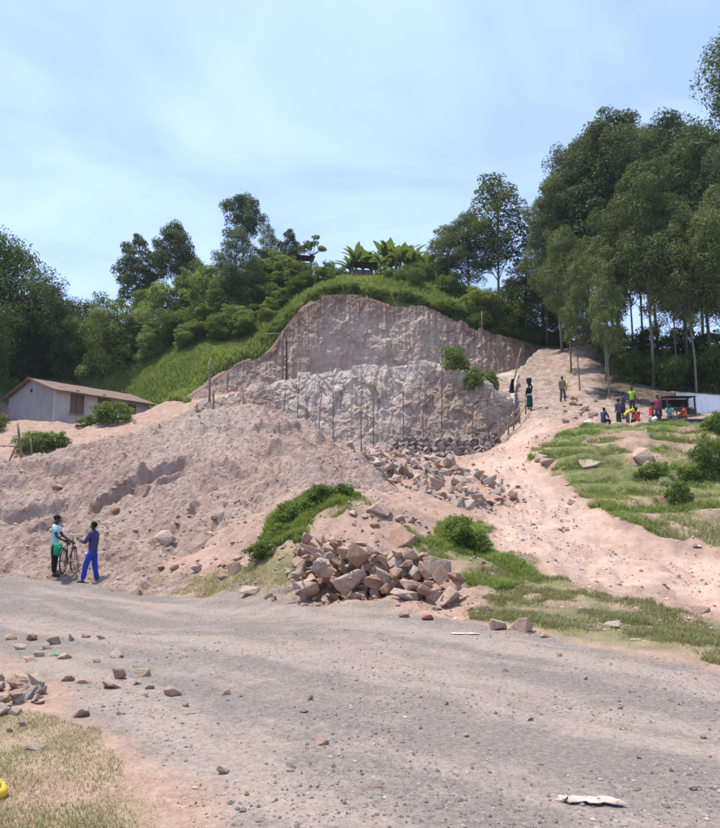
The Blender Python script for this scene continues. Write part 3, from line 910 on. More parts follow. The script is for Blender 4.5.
for i in range(3):
    bushy('shrub%d' % i, 2.0, 2.3, 460 + i, 3000, 'leaf_shrub', (0.20, 0.10), 0.05, 14, gap=0.3, trunk_r=0.04)
for i in range(2):
    bushy('brush%d' % i, 3.2, 4.0, 470 + i, 4500, 'leaf_brush', (0.26, 0.12), 0.05, 16, gap=0.3, trunk_r=0.05)

def plant(name, kind, loc, H, W=None, rz=None, label='', cat='tree', group=None, tilt=0.0):
    tm, cm, h0 = KINDS[kind]
    o = empty(name, loc, random.random() * 6.28 if rz is None else rz)
    s = H / h0; w = s if W is None else W
    o.scale = (w, w, s)
    if tilt: o.rotation_euler.y = tilt
    link('trunk', tm, o); link('crown', cm, o)
    tag(o, label, cat, group)
    return o

def plant_uv(name, kind, u, v_top, Y, wpx, label, cat='tree', group=None, kw=None, dz=0.0):
    """stand a plant on the ground at distance Y under picture column u, its top at v_top"""
    x = P(u, 300, Y)[0]; z = gz1(x, Y) - 0.05 + dz
    H = P(u, v_top, Y)[2] - z
    kw0 = {'euc0': 6.6, 'euc1': 7.2, 'euc2': 7.8, 'euc3': 8.4, 'slim0': 4, 'slim1': 4, 'slim2': 4, 'ball0': 5.2, 'ball1': 4.2, 'dark0': 7.0, 'lolly': 4.6, 'tall0': 13,
           'hill0': 4.8, 'hill1': 4.8, 'hill2': 4.8, 'hill3': 4.8, 'hilldark': 5.2, 'mango0': 10.5, 'mango1': 10.5, 'shrub0': 2.3, 'shrub1': 2.3, 'shrub2': 2.3, 'brush0': 4, 'brush1': 4}[kind]
    W = wpx * Y / FPX / kw0; H = max(H, (0.9 if kind.startswith('hill') else 0.62) * wpx * Y / FPX)
    return plant(name, kind, (x, Y, z), H, W, None, label, cat, group)

# left: dark broad-leaved trees in front of and beside the house
for u, vt, Y, w, k in [(-4, 240, 72, 116, 'mango0'), (50, 283, 74, 66, 'mango1')]:
    plant_uv('broadleaf_tree', k, u, vt, Y, w, ['large dark broad-leaved tree overhanging the gable of the grey house', 'smaller dark broad-leaved tree behind the grey house roof'][k == 'mango1'])
plant_uv('broadleaf_tree', 'mango1', -38, 262, 62, 90, 'dark broad-leaved tree at the far side of the house yard, away from the earth heap')
# coppiced trees on the left slope
HG = 'bushy trees on the green slope above the house'
for i, (u, vt, Y, w, k) in enumerate([(88, 303, 78, 44, 'hilldark'), (108, 296, 72, 46, 'hill1'), (134, 314, 74, 44, 'hill2'), (158, 280, 77, 48, 'hill3'), (186, 268, 78, 46, 'hill0'),
                          (212, 264, 76, 48, 'hill1'), (176, 312, 73, 44, 'hilldark'), (205, 314, 70, 40, 'hill2'), (74, 318, 73, 40, 'hilldark'), (112, 322, 75.5, 38, 'hill3'),
                          (228, 276, 72, 44, 'hilldark'), (256, 258, 76, 46, 'hill3'), (236, 316, 69, 34, 'hill1'), (276, 254, 78, 44, 'hill1'), (140, 288, 82, 40, 'hill0'), (198, 262, 84, 40, 'hilldark'), (97, 314, 76, 36, 'hill0'),
                          (60, 300, 78, 46, 'hilldark'), (30, 300, 78, 50, 'hill1'), (286, 282, 75, 34, 'hill3'), (266, 298, 71, 30, 'hilldark'), (250, 300, 70.5, 34, 'hill2'), (246, 322, 67.5, 28, 'hill1'), (270, 312, 68.5, 26, 'hill0'), (222, 326, 68, 32, 'hilldark'), (190, 330, 69.5, 30, 'hill3'), (282, 302, 69, 24, 'hill2'), (150, 328, 72.5, 30, 'hill1'), (258, 280, 74, 34, 'hilldark'), (296, 292, 70, 22, 'hilldark')]):
    plant_uv('coppice_tree', k, u, vt, Y, w, 'bushy full-crowned tree on the green slope above the house', 'tree', HG)
# taller heads on the skyline
plant_uv('eucalyptus_tree', 'ball1', 136, 233, 86, 38, 'oval-headed dark eucalyptus on the skyline, shorter of the pair above the slope')
plant_uv('eucalyptus_tree', 'ball0', 173, 223, 86, 44, 'round-headed dark eucalyptus on the skyline, taller of the pair above the slope')
plant_uv('eucalyptus_tree', 'lolly', 241, 195, 80, 38, 'dark eucalyptus with a single round ball of foliage high above the slope')
plant_uv('eucalyptus_tree', 'dark0', 236, 228, 72, 46, 'dense dark eucalyptus standing directly before the ball-headed tree')
plant_uv('eucalyptus_tree', 'slim1', 267, 221, 86, 22, 'small slim eucalyptus between the ball-headed tree and the hilltop roof')
plant_uv('eucalyptus_tree', 'ball1', 288, 228, 84, 27, 'small round-topped tree next to the hilltop roof')
plant_uv('eucalyptus_tree', 'slim2', 264, 250, 78, 34, 'pale leafy eucalyptus at the top of the slope beside the meadow')
# trees behind the cut
plant_uv('eucalyptus_tree', 'slim0', 499, 172, 71, 62, 'tall open-crowned eucalyptus with clear sky around it above the quarry rim')
plant_uv('eucalyptus_tree', 'dark0', 470, 213, 74, 58, 'dense mid-height eucalyptus next to the tall open-crowned one')
plant_uv('eucalyptus_tree', 'slim2', 446, 224, 76, 36, 'feathery thin eucalyptus rising beside the banana plants')
plant_uv('eucalyptus_tree', 'slim1', 524, 258, 70, 46, 'short leafy eucalyptus over the top of the dirt ramp')
plant_uv('coppice_tree', 'hilldark', 505, 285, 69, 44, 'dark bushy tree on the quarry rim below the tall open eucalyptus')
plant_uv('coppice_tree', 'hilldark', 543, 288, 74, 46, 'dark bushy tree at the head of the dirt ramp')
plant_uv('coppice_tree', 'hill1', 477, 292, 69, 36, 'light green bushy tree on the quarry rim')
plant_uv('coppice_tree', 'hilldark', 566, 300, 77, 44, 'dark bushy tree behind the crest of the dirt ramp')
# the grove
GG = 'tall eucalyptus in the grove beside the dirt ramp'
for i, (u, vt, Y, w, k) in enumerate([(618, 108, 62, 92, 'euc0'), (585, 138, 66, 74, 'euc2'), (560, 172, 64, 62, 'euc0'), (682, 112, 64, 96, 'euc2'), (648, 160, 52, 78, 'euc1'), (708, 125, 58, 80, 'euc0'),
                          (568, 226, 58, 52, 'euc3'), (602, 235, 53, 46, 'euc1'), (690, 205, 50, 66, 'euc3'), (722, 185, 49, 66, 'euc1'), (655, 125, 70, 80, 'euc2'), (738, 152, 66, 80, 'euc2'),
                          (630, 200, 60, 60, 'euc3'), (672, 240, 56, 50, 'euc1'), (612, 175, 70, 60, 'euc0'), (768, 190, 54, 80, 'euc3'), (546, 215, 70, 40, 'euc2'), (700, 150, 72, 70, 'euc0'), (590, 190, 72, 60, 'euc2'), (640, 116, 66, 62, 'euc3'), (604, 128, 70, 60, 'euc1'), (575, 160, 70, 52, 'euc3'), (690, 160, 68, 60, 'euc1')]):
    plant_uv('eucalyptus_tree', k, u, vt, Y, w, {4: 'olive-leaved eucalyptus standing out in front of the grove, crown reaching low', 0: 'tallest dark eucalyptus of the grove, domed top against the sky', 2: 'dark eucalyptus at the ramp edge of the grove, crown against open sky', 6: 'lower olive eucalyptus leaning out over the dirt ramp'}.get(i, 'tall eucalyptus with slim bare trunk in the grove beside the dirt ramp'), 'tree', GG)
plant_uv('eucalyptus_tree', 'slim0', 576, 262, 50, 30, 'thin young eucalyptus at the edge of the ramp, nearest the walking man')
plant_uv('eucalyptus_tree', 'slim2', 605, 255, 47.5, 34, 'thin young eucalyptus rising from the bare berm beside the ramp')
# tree whose hanging boughs reach in over the shelter
plant_uv('eucalyptus_tree', 'tall0', 830, 8, 46, 180, 'very tall eucalyptus with long hanging boughs reaching over the white shelter')
UG = 'dark undergrowth bushes between the grove trunks'
for u, vt, Y, w in [(630, 352, 53, 40), (660, 356, 52, 44), (690, 352, 54, 44), (715, 350, 52, 50), (610, 345, 60, 40), (645, 335, 64, 46), (680, 332, 66, 46), (712, 332, 64, 46), (740, 345, 58, 60), (600, 335, 70, 44)]:
    plant_uv('undergrowth_bush', random.choice(['brush0', 'brush1', 'hilldark']), u, vt, Y, w, 'dark leafy undergrowth bush between the grove trunks', 'bush', UG)
# shrubs along the rim of the cut
RG = 'leafy shrubs along the rim of the quarry cut'
for i in range(46):
    f = (i + random.random() * 0.8) / 46
    k = f * (len(C2) - 2) + 1; j = int(k); t = k - j
    a, b = C2[j], C2[min(j + 1, len(C2) - 1)]
    u = a[0] * (1 - t) + b[0] * t; Y = a[1] * (1 - t) + b[1] * t + 3.4 + random.random() * 0.9
    if u < 262: continue
    vt = a[3] * (1 - t) + b[3] * t - random.uniform(3, 8) - (7 if u > 440 else 0)
    plant_uv('rim_shrub', random.choice(['brush0', 'brush1', 'brush1']), u, vt, Y, random.uniform(11, 19) * (1.4 if u > 440 else 1), 'dark leafy shrub growing along the rim of the quarry cut', 'shrub', RG, dz=-0.25)
for u, vt, Y, w, k, lb in [(453, 347, 45.6, 26, 'shrub0', 'bright round shrub standing on the edge of the lower quarry bench'), (473, 369, 44.6, 20, 'shrub1', 'smaller green shrub lower down on the edge of the quarry bench'),
                          (489, 372, 45.2, 18, 'shrub2', 'dull low shrub at the path end of the quarry bench')]:
    x = P(u, 300, Y)[0]; zb = P(u, vt + w * 0.95, Y)[2]
    kk = KINDS[k]; Hh = P(u, vt, Y)[2] - zb
    plant('shrub', k, (x, Y, zb - 0.1), Hh + 0.1, w * Y / FPX / 2.3, None, lb, 'shrub')
for u, v, Y, wpx, hpx, k, lb in [(116, 434, 52, 40, 20, 'shrub1', 'dense round shrub before the windows of the house'), (95, 432, 52.5, 22, 12, 'shrub0', 'low light green shrub under the middle house window'),
                              (45, 461, 43, 44, 20, 'brush0', 'low wide shrub behind the stick fence by the earth heap'), (66, 459, 43.5, 30, 15, 'shrub2', 'low shrub touching the back of the earth heap'), (3, 434, 50, 26, 18, 'brush1', 'dark low bush beside the gable of the house'),
                              (215, 560, 0, 0, 0, '', '')][:-1]:
    x = P(u, 300, Y)[0]; z = gz1(x, Y)
    plant('shrub', k, (x, Y, z - 0.1), hpx * Y / FPX + 0.1 + max(0, P(u, v, Y)[2] - z), wpx * Y / FPX / (4.0 if 'brush' in k else 2.3), None, lb, 'shrub')
for u, v, wpx, hpx, k, lb in [(456, 546, 34, 26, 'shrub2', 'leafy weed clump on the bank behind the stone pile'), (478, 552, 26, 18, 'shrub1', 'smaller leafy weed clump on the bank behind the stone pile'), (290, 523, 34, 18, 'shrub0', 'bright weed bush on the bank between heap and stone pile'),
                            (320, 503, 30, 16, 'shrub1', 'weed bush on top of the green bank beside the earth heap'), (345, 498, 26, 12, 'shrub2', 'small weed bush at the rubble end of the green bank'), (262, 557, 30, 14, 'shrub2', 'dull weed clump where the earth heap meets the verge'),
                            (305, 515, 26, 14, 'shrub0', 'weed bush halfway up the green bank'), (282, 538, 26, 13, 'shrub1', 'weed bush at the foot of the green bank'),
                            (712, 478, 34, 38, 'brush1', 'dark bush in the hollow of the grassy rise'), (716, 436, 26, 22, 'shrub2', 'leafy shrub beside the white shelter'), (680, 505, 26, 22, 'shrub1', 'tall weeds beside the eroded gully of the grassy rise'),
                            (655, 478, 30, 14, 'shrub0', 'low weeds on the grassy rise below the pale boulder'), (690, 480, 24, 12, 'shrub2', 'low weeds next to the dark bush on the grassy rise')]:
    p = shit(u, v); k2 = 4.0 if 'brush' in k else 2.3
    plant('shrub', k, (p[0], p[1], p[2] - 0.08), hpx * p[1] / FPX + 0.1, wpx * p[1] / FPX / k2, None, lb, 'shrub')

# ------------------------------------------------------------------ banana plants on the hilltop
def banana_leaf():
    n = 9; vs = []; t = np.linspace(0, 1, n)
    for f in t:
        w = 0.26 * math.sin(math.pi * min(1, f * 0.93 + 0.06)) ** 0.6
        x = 2.2 * f * (1 - 0.12 * f); z = 1.1 * f - 1.15 * f * f
        vs += [[x, -w, z - 0.06], [x, 0, z], [x, w, z - 0.06]]
    q = []
    for i in range(n - 1):
        for j in range(2): q.append([i * 3 + j, i * 3 + j + 1, i * 3 + 4 + j, i * 3 + 3 + j])
    me = new_mesh('banana_leaf', vs, np.array(q), True, M['leaf_banana']); attr(me, 'tint', np.full(len(vs), 0.6)); return me
BL = banana_leaf()
bs = MB(); bs.tube([(0, 0, -0.3), (0.03, 0, 0.8), (0, 0.02, 1.7)], [0.14, 0.12, 0.09], 7)
BS = bs.mesh('banana_stem', simple('banana_stem', (0.16, 0.19, 0.07), 0.7))
def banana(x, y, z, h, label, grp):
    o = empty('banana_plant', (x, y, z), random.random() * 6); s = h / 3.0; o.scale = (s, s, s)
    link('stem', BS, o)
    for k in range(10):
        a = k * 2.4 + random.random() * 0.5; p = random.uniform(0.5, 1.45)
        l = link('leaf', BL, o, (0, 0, 1.55 + random.random() * 0.15), (0, -p + 0.35, a)); sc = random.uniform(0.7, 1.0); l.scale = (sc, sc, sc)
    tag(o, label, 'banana plant', grp)
for u, vt, Y in [(356, 247, 79), (363, 251, 82), (385, 243, 79), (396, 241, 78), (405, 243, 80), (413, 246, 77), (421, 250, 79), (432, 256, 78), (376, 250, 84), (391, 247, 82), (400, 248, 76), (417, 252, 82), (350, 255, 81), (426, 254, 76), (409, 250, 84), (440, 260, 80), (381, 252, 76)]:
    x = P(u, 300, Y)[0]; z = gz1(x, Y) - 0.1
    banana(x, Y, z, max(2.6, P(u, vt, Y)[2] - z), 'banana plant with broad drooping leaves on the hilltop by the hut', 'banana plants on the hilltop')
for u, vt, Y, w, k in [(425, 262, 74, 22, 'shrub0'), (408, 266, 75, 20, 'shrub1'), (440, 262, 76, 22, 'shrub2'), (445, 276, 72, 18, 'shrub0'), (312, 268, 74, 24, 'hill1'), (328, 262, 80, 16, 'shrub2'), (340, 268, 80, 20, 'shrub0'), (386, 268, 73, 22, 'shrub1'), (398, 270, 72, 20, 'brush0'), (415, 268, 71, 22, 'brush1'), (455, 272, 72, 22, 'brush0'), (296, 262, 74, 26, 'hill3'), (325, 268, 73, 20, 'hill1'), (306, 272, 71, 22, 'hilldark')]:
    plant_uv('hilltop_bush', k, u, vt, Y, w, 'leafy bush on the hilltop around the banana plants', 'bush', 'bushes on the hilltop')
# spreading tree by the roof
r_ = np.random.default_rng(5); mb = MB(); lob = []
mb.tube(wobble((0, 0, -0.4), (0.2, 0, 3.6), 6, 0.08, r_), np.linspace(0.11, 0.05, 6), 6)
for i in range(11):
    a = i * 2.4; rr = 0.5 + 1.1 * r_.random(); c = (math.cos(a) * rr, math.sin(a) * rr, 4.1 + r_.random() * 1.2)
    mb.tube([(0.2, 0, 3.4), (c[0] * .6, c[1] * .6, 4.0), c], [0.04, 0.03, 0.015], 4); lob.append((*c, 0.5, 0.5, 0.26))
KINDS['flat'] = (mb.mesh('flat_trunk', M['bark'], True), lobes_mesh('flat_crown', lob, 1500, 0.3, 0.13, M['leaf_brush'], 77), 5.4)
x = P(312, 300, 80)[0]; z = gz1(x, 80)
plant('spreading_tree', 'flat', (x, 80, z), P(312, 239, 80)[2] - z, 0.95, None, 'small flat-topped spreading tree beside the hilltop roof', 'tree')

# ------------------------------------------------------------------ rocks
def rock_mesh(name, seed, mat, n=14, sq=(1, 1, 1), detail=True):
    r = random.Random(seed); bm = bmesh.new()
    for i in range(n):
        v = Vector((r.gauss(0, 1), r.gauss(0, 1), r.gauss(0, 1))).normalized()
        # push towards a block so that flat cleavage faces appear
        m_ = max(abs(v.x), abs(v.y), abs(v.z)); v = v * (0.5 + 0.5 / m_) * r.uniform(0.75, 1.05)
        bm.verts.new((v.x * 0.5 * sq[0], v.y * 0.5 * sq[1], v.z * 0.5 * sq[2]))
    res = bmesh.ops.convex_hull(bm, input=bm.verts)
    for v in [v for v in bm.verts if not v.link_faces]: bm.verts.remove(v)
    bmesh.ops.dissolve_limit(bm, angle_limit=R(16), verts=bm.verts, edges=bm.edges)
    if detail:
        bmesh.ops.bevel(bm, geom=bm.edges[:], offset=0.020, segments=1, affect='EDGES', profile=0.5)
        bmesh.ops.triangulate(bm, faces=bm.faces[:])
        bmesh.ops.subdivide_edges(bm, edges=[e for e in bm.edges if e.calc_length() > .16], cuts=2, use_grid_fill=True)
        bmesh.ops.triangulate(bm, faces=bm.faces[:])
        cc = np.array([v.co for v in bm.verts]); dd = fbm(cc[:, 0] * 5, cc[:, 1] * 5, cc[:, 2] * 5, octaves=3, seed=seed) * .085
        for v, k_ in zip(bm.verts, dd): v.co *= 1 + float(k_)
    me = bpy.data.meshes.new(name); bm.to_mesh(me); bm.free()
    # normalise to unit box
    co = np.zeros(len(me.vertices) * 3, np.float32); me.vertices.foreach_get('co', co); co = co.reshape(-1, 3)
    co -= (co.max(0) + co.min(0)) / 2; co /= (co.max(0) - co.min(0)).max()
    me.vertices.foreach_set('co', co.ravel()); me.update(); me.materials.append(mat)
    return me, co.max(0) - co.min(0)
RK = [rock_mesh('rock', 900 + i, M['rock'], random.Random(i).choice([9, 10, 12, 14]), (1, random.Random(i).uniform(.65, .95), random.Random(i).uniform(.45, .75))) for i in range(18)]
RG_ = [rock_mesh('rock_grey', 940 + i, M['rock_grey'], random.Random(i).choice([9, 10, 12]), (1, random.Random(i).uniform(.6, .9), random.Random(i).uniform(.4, .7))) for i in range(12)]

class Piler:
    """drops stones one by one on a height map so that each rests on what lies below"""
    def __init__(self, x0, x1, y0, y1, step, fn):
        self.x = np.arange(x0, x1, step); self.y = np.arange(y0, y1, step); self.s = step
        X, Y = np.meshgrid(self.x, self.y); self.X, self.Y = X, Y
        self.h = fn(X.ravel(), Y.ravel()).reshape(X.shape)
    def drop(self, x, y, size, lib, r, sink=0.22, tilt=0.6, name='rock', label='', group=None, cat='rock', rot=None, mesh=None, scale3=None, pct=62):
        me, ext = lib[r.randrange(len(lib))] if mesh is None else lib[mesh]
        sc3 = Vector(scale3) if scale3 else Vector((size, size * r.uniform(.85, 1.1), size * r.uniform(.8, 1.1)))
        e = Euler(rot if rot else (r.gauss(0, tilt), r.gauss(0, tilt), r.uniform(0, 6.28)))
        Rm = np.array(e.to_matrix()); half = np.abs(Rm) @ (np.array(ext) * np.array(sc3) / 2)
        d2 = ((self.X - x) / (half[0] * .85)) ** 2 + ((self.Y - y) / (half[1] * .85)) ** 2
        m = d2 < 1
        if not m.any(): return None
        bot = half[2] * np.sqrt(1 - d2[m]) * 0.85
        z = float(np.percentile(self.h[m] + bot, pct)) - sink * half[2]
        o = link(name, me, None, (x, y, z), e, sc3)
        self.h[m] = np.maximum(self.h[m], z + bot)
        tag(o, label, cat, group)
        return o

# the roadside stone pile
pr = random.Random(11)
pile = Piler(-3.2, 3.6, 10.5, 19.5, 0.03, ground_z)
LBL = 'angular pink-grey quarried stone in the big pile beside the road'; GRP = 'quarried stones in the roadside pile'
PA = np.array(hit(290, 601)[:2]); PB = np.array(hit(458, 609)[:2]); PD = np.array([-0.02, 1.0])
PH0 = pile.h.copy()
def pile_target(t, k):
    along = math.sin(math.pi * min(.98, max(.02, 0.06 + 0.88 * t))) ** 0.55
    across = min(1.0, max(0.0, k / 0.55)) * min(1.0, max(0.0, (1.9 - k) / 0.5))
    return 0.78 * along * across
def pile_drop(lo, hi):
    best = None
    for _ in range(9):
        t, k = pr.random(), pr.uniform(-0.02, 1.55) * math.sin(math.pi * min(.96, max(.06, pr.random())))**.3
        q = PA + (PB - PA) * t + PD * k
        ix = int((q[0] - pile.x[0]) / pile.s); iy = int((q[1] - pile.y[0]) / pile.s)
        miss = PH0[iy, ix] + pile_target(t, k) - pile.h[iy, ix]
        if best is None or miss > best[0]: best = (miss, q)
    if best[0] < 0.02: return
    pile.drop(best[1][0], best[1][1], pr.uniform(lo, hi), RK, pr, 0.25, label=LBL, group=GRP, name='quarried_stone', cat='stone')
for i in range(130): pile_drop(.17, .32)
for i in range(120): pile_drop(.20, .40)
def big(t, k, s3, rot, lb, m):
    q = PA + (PB - PA) * t + PD * k
    pile.drop(q[0], q[1], 1, RK, pr, 0.3, rot=rot, mesh=m, scale3=s3, label=lb, name='quarried_stone', cat='stone', pct=50)
big(0.17, 0.75, (0.85, 0.36, 0.34), (0.1, 0.62, 0.2), 'long beak-shaped stone jutting up from the stone pile', 3)
big(0.93, 0.95, (0.52, 0.30, 0.50), (0.15, 0.2, 0.3), 'biggest upright slab on the path side of the stone pile', 5)
big(1.02, 0.70, (0.42, 0.40, 0.38), (0.3, 0.2, 1.0), 'rounded boulder leaning at the path end of the stone pile', 7)
big(0.40, 0.10, (0.62, 0.36, 0.60), (0.2, -0.5, 0.1), 'large triangular stone leaning on the road face of the pile', 9)
big(0.72, -0.02, (0.60, 0.40, 0.36), (0.1, 0.1, 0.4), 'broad blocky stone at the road foot of the pile', 2)
big(0.06, 0.05, (0.75, 0.30, 0.24), (0.1, -0.35, 0.35), 'long slab sloping down at the heap end of the stone pile', 4)
# small chips fallen round the pile
for i in range(45):
    t = pr.uniform(-.12, 1.15); q = PA + (PB - PA) * t + PD * pr.uniform(-.30, .05)
    pile.drop(q[0], q[1], pr.uniform(.05, .14), RK, pr, 0.5, label='small stone chip scattered at the foot of the stone pile', group='stone chips round the pile', cat='stone chip', name='stone_chip')

# single stones on bank, verge and heap: (u, v at foot, width px, height px, label)
def lone(u, v, wpx, hpx, lb, m=None, name='boulder', lib=RK, rz=None):
    p = shit(u, v); k = p[1] / FPX; me, ext = lib[m if m is not None else pr.randrange(len(lib))]
    w = wpx * k; h = hpx * k * 1.15
    o = link(name, me, None, (p[0], p[1] + w * .3, p[2] + h * 0.33), (pr.gauss(0, .12), pr.gauss(0, .12), pr.uniform(-.4, .4) if rz is None else rz), (w / ext[0] * 1.0, w * .8 / ext[1], h / ext[2]))
    tag(o, lb, 'rock'); return o
for a in [(379, 518, 26, 15, 'pale flat-topped boulder lying on the crest of the bank', 1), (405, 547, 30, 20, 'brown boulder half buried behind the stone pile', 6),
          (163, 545, 20, 14, 'angular boulder lodged in the face of the earth heap', 8), (195, 574, 12, 8, 'small boulder at the foot of the earth heap', 2), (174, 571, 10, 6, 'smaller stone resting at the foot of the heap', 0),
          (234, 577, 16, 14, 'brown stone where the earth heap meets the grass verge', 5), (222, 580, 14, 8, 'low pale stone beside the weeds on the verge', 4), (251, 595, 22, 8, 'flat pale slab lying at the road edge', 10), (268, 599, 10, 6, 'small dark stone beside the flat slab at the road edge', 11),
          (499, 631, 18, 10, 'dark stone at the road edge, touching a paler one', 9), (521, 634, 26, 14, 'grey-brown wedge stone at the road edge', 3), (546, 638, 12, 5, 'thin flat chip beside the wedge stone', 1),
          (428, 621, 12, 6, 'orange broken brick lump at the road edge', 0), (404, 618, 12, 5, 'small grey stone before the pile on the road edge', 7),
          (542, 462, 14, 9, 'brown boulder on the path edge of the grassy rise', 4), (549, 467, 17, 10, 'darker squat boulder at the foot of the grassy rise', 2), (593, 467, 26, 10, 'flat pale boulder on the grassy rise', 6), (646, 465, 22, 18, 'pale pointed boulder standing in the grass of the rise', 8),
          (668, 508, 22, 12, 'brown outcrop boulder low on the grassy rise', 5), (703, 615, 20, 7, 'flat dark stone in the verge grass', 10), (612, 628, 22, 5, 'thin dark slab lying in the verge grass', 1),
          (20, 668, 0, 0, '', 0)][:-1]:
    lone(*a)

for u0, u1, v0, v1, n_, lb, gp in [(330, 430, 515, 545, 26, 'weathered stone half sunk in the bank above the stone pile', 'stones on the bank'), (270, 330, 545, 575, 12, 'small stone lying between the green bank and the verge', 'stones below the green bank'),
                                 (545, 720, 450, 530, 22, 'weathered stone in the turf of the grassy rise', 'stones on the grassy rise'), (560, 600, 395, 425, 14, 'rough stone on the bare berm beside the ramp', 'stones on the berm'),
                                 (20, 240, 480, 570, 30, 'lump of pale rock in the earth heap', 'rock lumps in the earth heap')]:
    for i in range(n_):
        u, v = pr.uniform(u0, u1), pr.uniform(v0, v1); p = shit(u, v); k = p[1] / FPX; w = pr.choice([4, 5, 6, 8, 10]) * k
        me, ext = RK[pr.randrange(18)]
        tag(link('field_stone', me, None, (p[0], p[1], p[2] + w * .10), (pr.gauss(0, .3), pr.gauss(0, .3), pr.uniform(0, 6)), (w / ext[0], w * .8 / ext[1], w * .6 / ext[2])), lb, 'stone', gp)

# rubble below the lower face
rr = random.Random(21)
rub = Piler(-1.6, 7.5, 22.5, 43, 0.06, surf_z)
RL = 'broken grey-pink rock in the rubble spread below the quarry face'; RGp = 'rubble rocks below the quarry face'
RUB = [tuple(shit(u, v)[:2]) for u, v in [(345, 452), (372, 447), (405, 455), (425, 458), (440, 468), (470, 478), (500, 488), (513, 503), (490, 508), (450, 505), (405, 490), (385, 478), (360, 466)]]
RX = [p[0] for p in RUB]; RY = [p[1] for p in RUB]
RH0 = rub.h.copy()
def rub_xy(mg):
    best = None
    for _ in range(60):
        x = rr.uniform(min(RX) - 1, max(RX) + 1); y = rr.uniform(min(RY) - 1, max(RY) + 1)
        if poly_sd(np.array([x]), np.array([y]), RUB)[0] < mg: continue
        iy = min(len(rub.y) - 1, max(0, int((y - rub.y[0]) / rub.s))); ix = min(len(rub.x) - 1, max(0, int((x - rub.x[0]) / rub.s)))
        h = rub.h[iy, ix] - RH0[iy, ix]
        if best is None or h < best[0]: best = (h, x, y)
        if rr.random() < .35: break
    return best
for i in range(270):
    b_ = rub_xy(-0.1)
    if not b_ or b_[0] > .75: continue
    s_ = rr.choice([.24, .30, .34, .40, .48, .58, .68]) * rr.uniform(.8, 1.15)
    rub.drop(b_[1], b_[2], s_, RG_ if rr.random() < .7 else RK, rr, 0.25, 0.55, label=RL, group=RGp, name='rubble_rock', cat='rock')
for i in range(200):
    b_ = rub_xy(-0.9)
    if b_: rub.drop(b_[1], b_[2], rr.uniform(.10, .24), RG_, rr, 0.4, 0.5, label='small broken stone at the margin of the rubble spread', group='small stones of the rubble', name='stone_chip', cat='stone chip')

# foreground stones -----------------------------------------------------
fl = Piler(-6, 0, 4, 12, 0.02, ground_z)
fr_ = random.Random(31)
FP = [flat(-30, 684), flat(5, 678), flat(34, 684), flat(48, 700), flat(34, 714), flat(-30, 718)]
n = 0
while n < 44:
    x = fr_.uniform(-6, -2); y = fr_.uniform(5, 9)
    if poly_sd(np.array([x]), np.array([y]), FP)[0] < 0: continue
    n += 1
    fl.drop(x, y, fr_.uniform(.09, .21), RG_ if n % 2 else RK, fr_, 0.35, 0.4, pct=45, label='pink angular stone in the small pile on the foreground verge', group='stones of the small foreground pile')
FST = [(31, 641, 10, 8), (31, 662, 16, 5), (52, 645, 14, 10), (69, 641, 10, 8), (85, 638, 9, 4), (116, 658, 16, 8), (64, 660, 13, 7), (38, 657, 12, 7), (96, 663, 8, 5), (119, 680, 14, 14), (144, 677, 13, 9), (66, 682, 14, 7), (84, 684, 12, 5), (110, 689, 24, 5),
       (136, 686, 9, 4), (149, 690, 9, 5), (172, 697, 18, 9), (225, 695, 10, 5), (80, 718, 16, 7), (33, 750, 20, 6), (22, 727, 8, 8), (8, 733, 8, 5), (185, 707, 7, 4), (146, 698, 6, 4), (322, 745, 13, 9), (222, 776, 14, 8), (45, 650, 10, 6), (20, 650, 14, 6),
       (560, 657, 6, 4), (585, 680, 6, 4), (506, 672, 5, 4), (467, 738, 6, 4), (447, 706, 6, 4), (531, 722, 6, 4), (695, 792, 10, 6), (705, 740, 7, 5), (310, 700, 6, 5), (420, 730, 6, 4), (640, 760, 7, 4), (620, 710, 6, 3), (380, 790, 8, 5), (290, 770, 8, 5), (120, 716, 8, 4), (100, 640, 10, 5), (9, 640, 12, 6)]
for i, (u, v, w, h) in enumerate(FST):
    p = hit(u, v); k = p[1] / FPX; me, ext = RK[i % 18]
    o = link('loose_stone', me, None, (p[0], p[1] + w * k * .2, p[2] + h * k * .28), (fr_.gauss(0, .2), fr_.gauss(0, .2), fr_.uniform(-.6, .6)), (w * k / ext[0], w * k * .8 / ext[1], h * k * 1.1 / ext[2]))
    tag(o, 'loose angular stone lying on the dusty gravel road', 'stone', 'loose stones on the road')
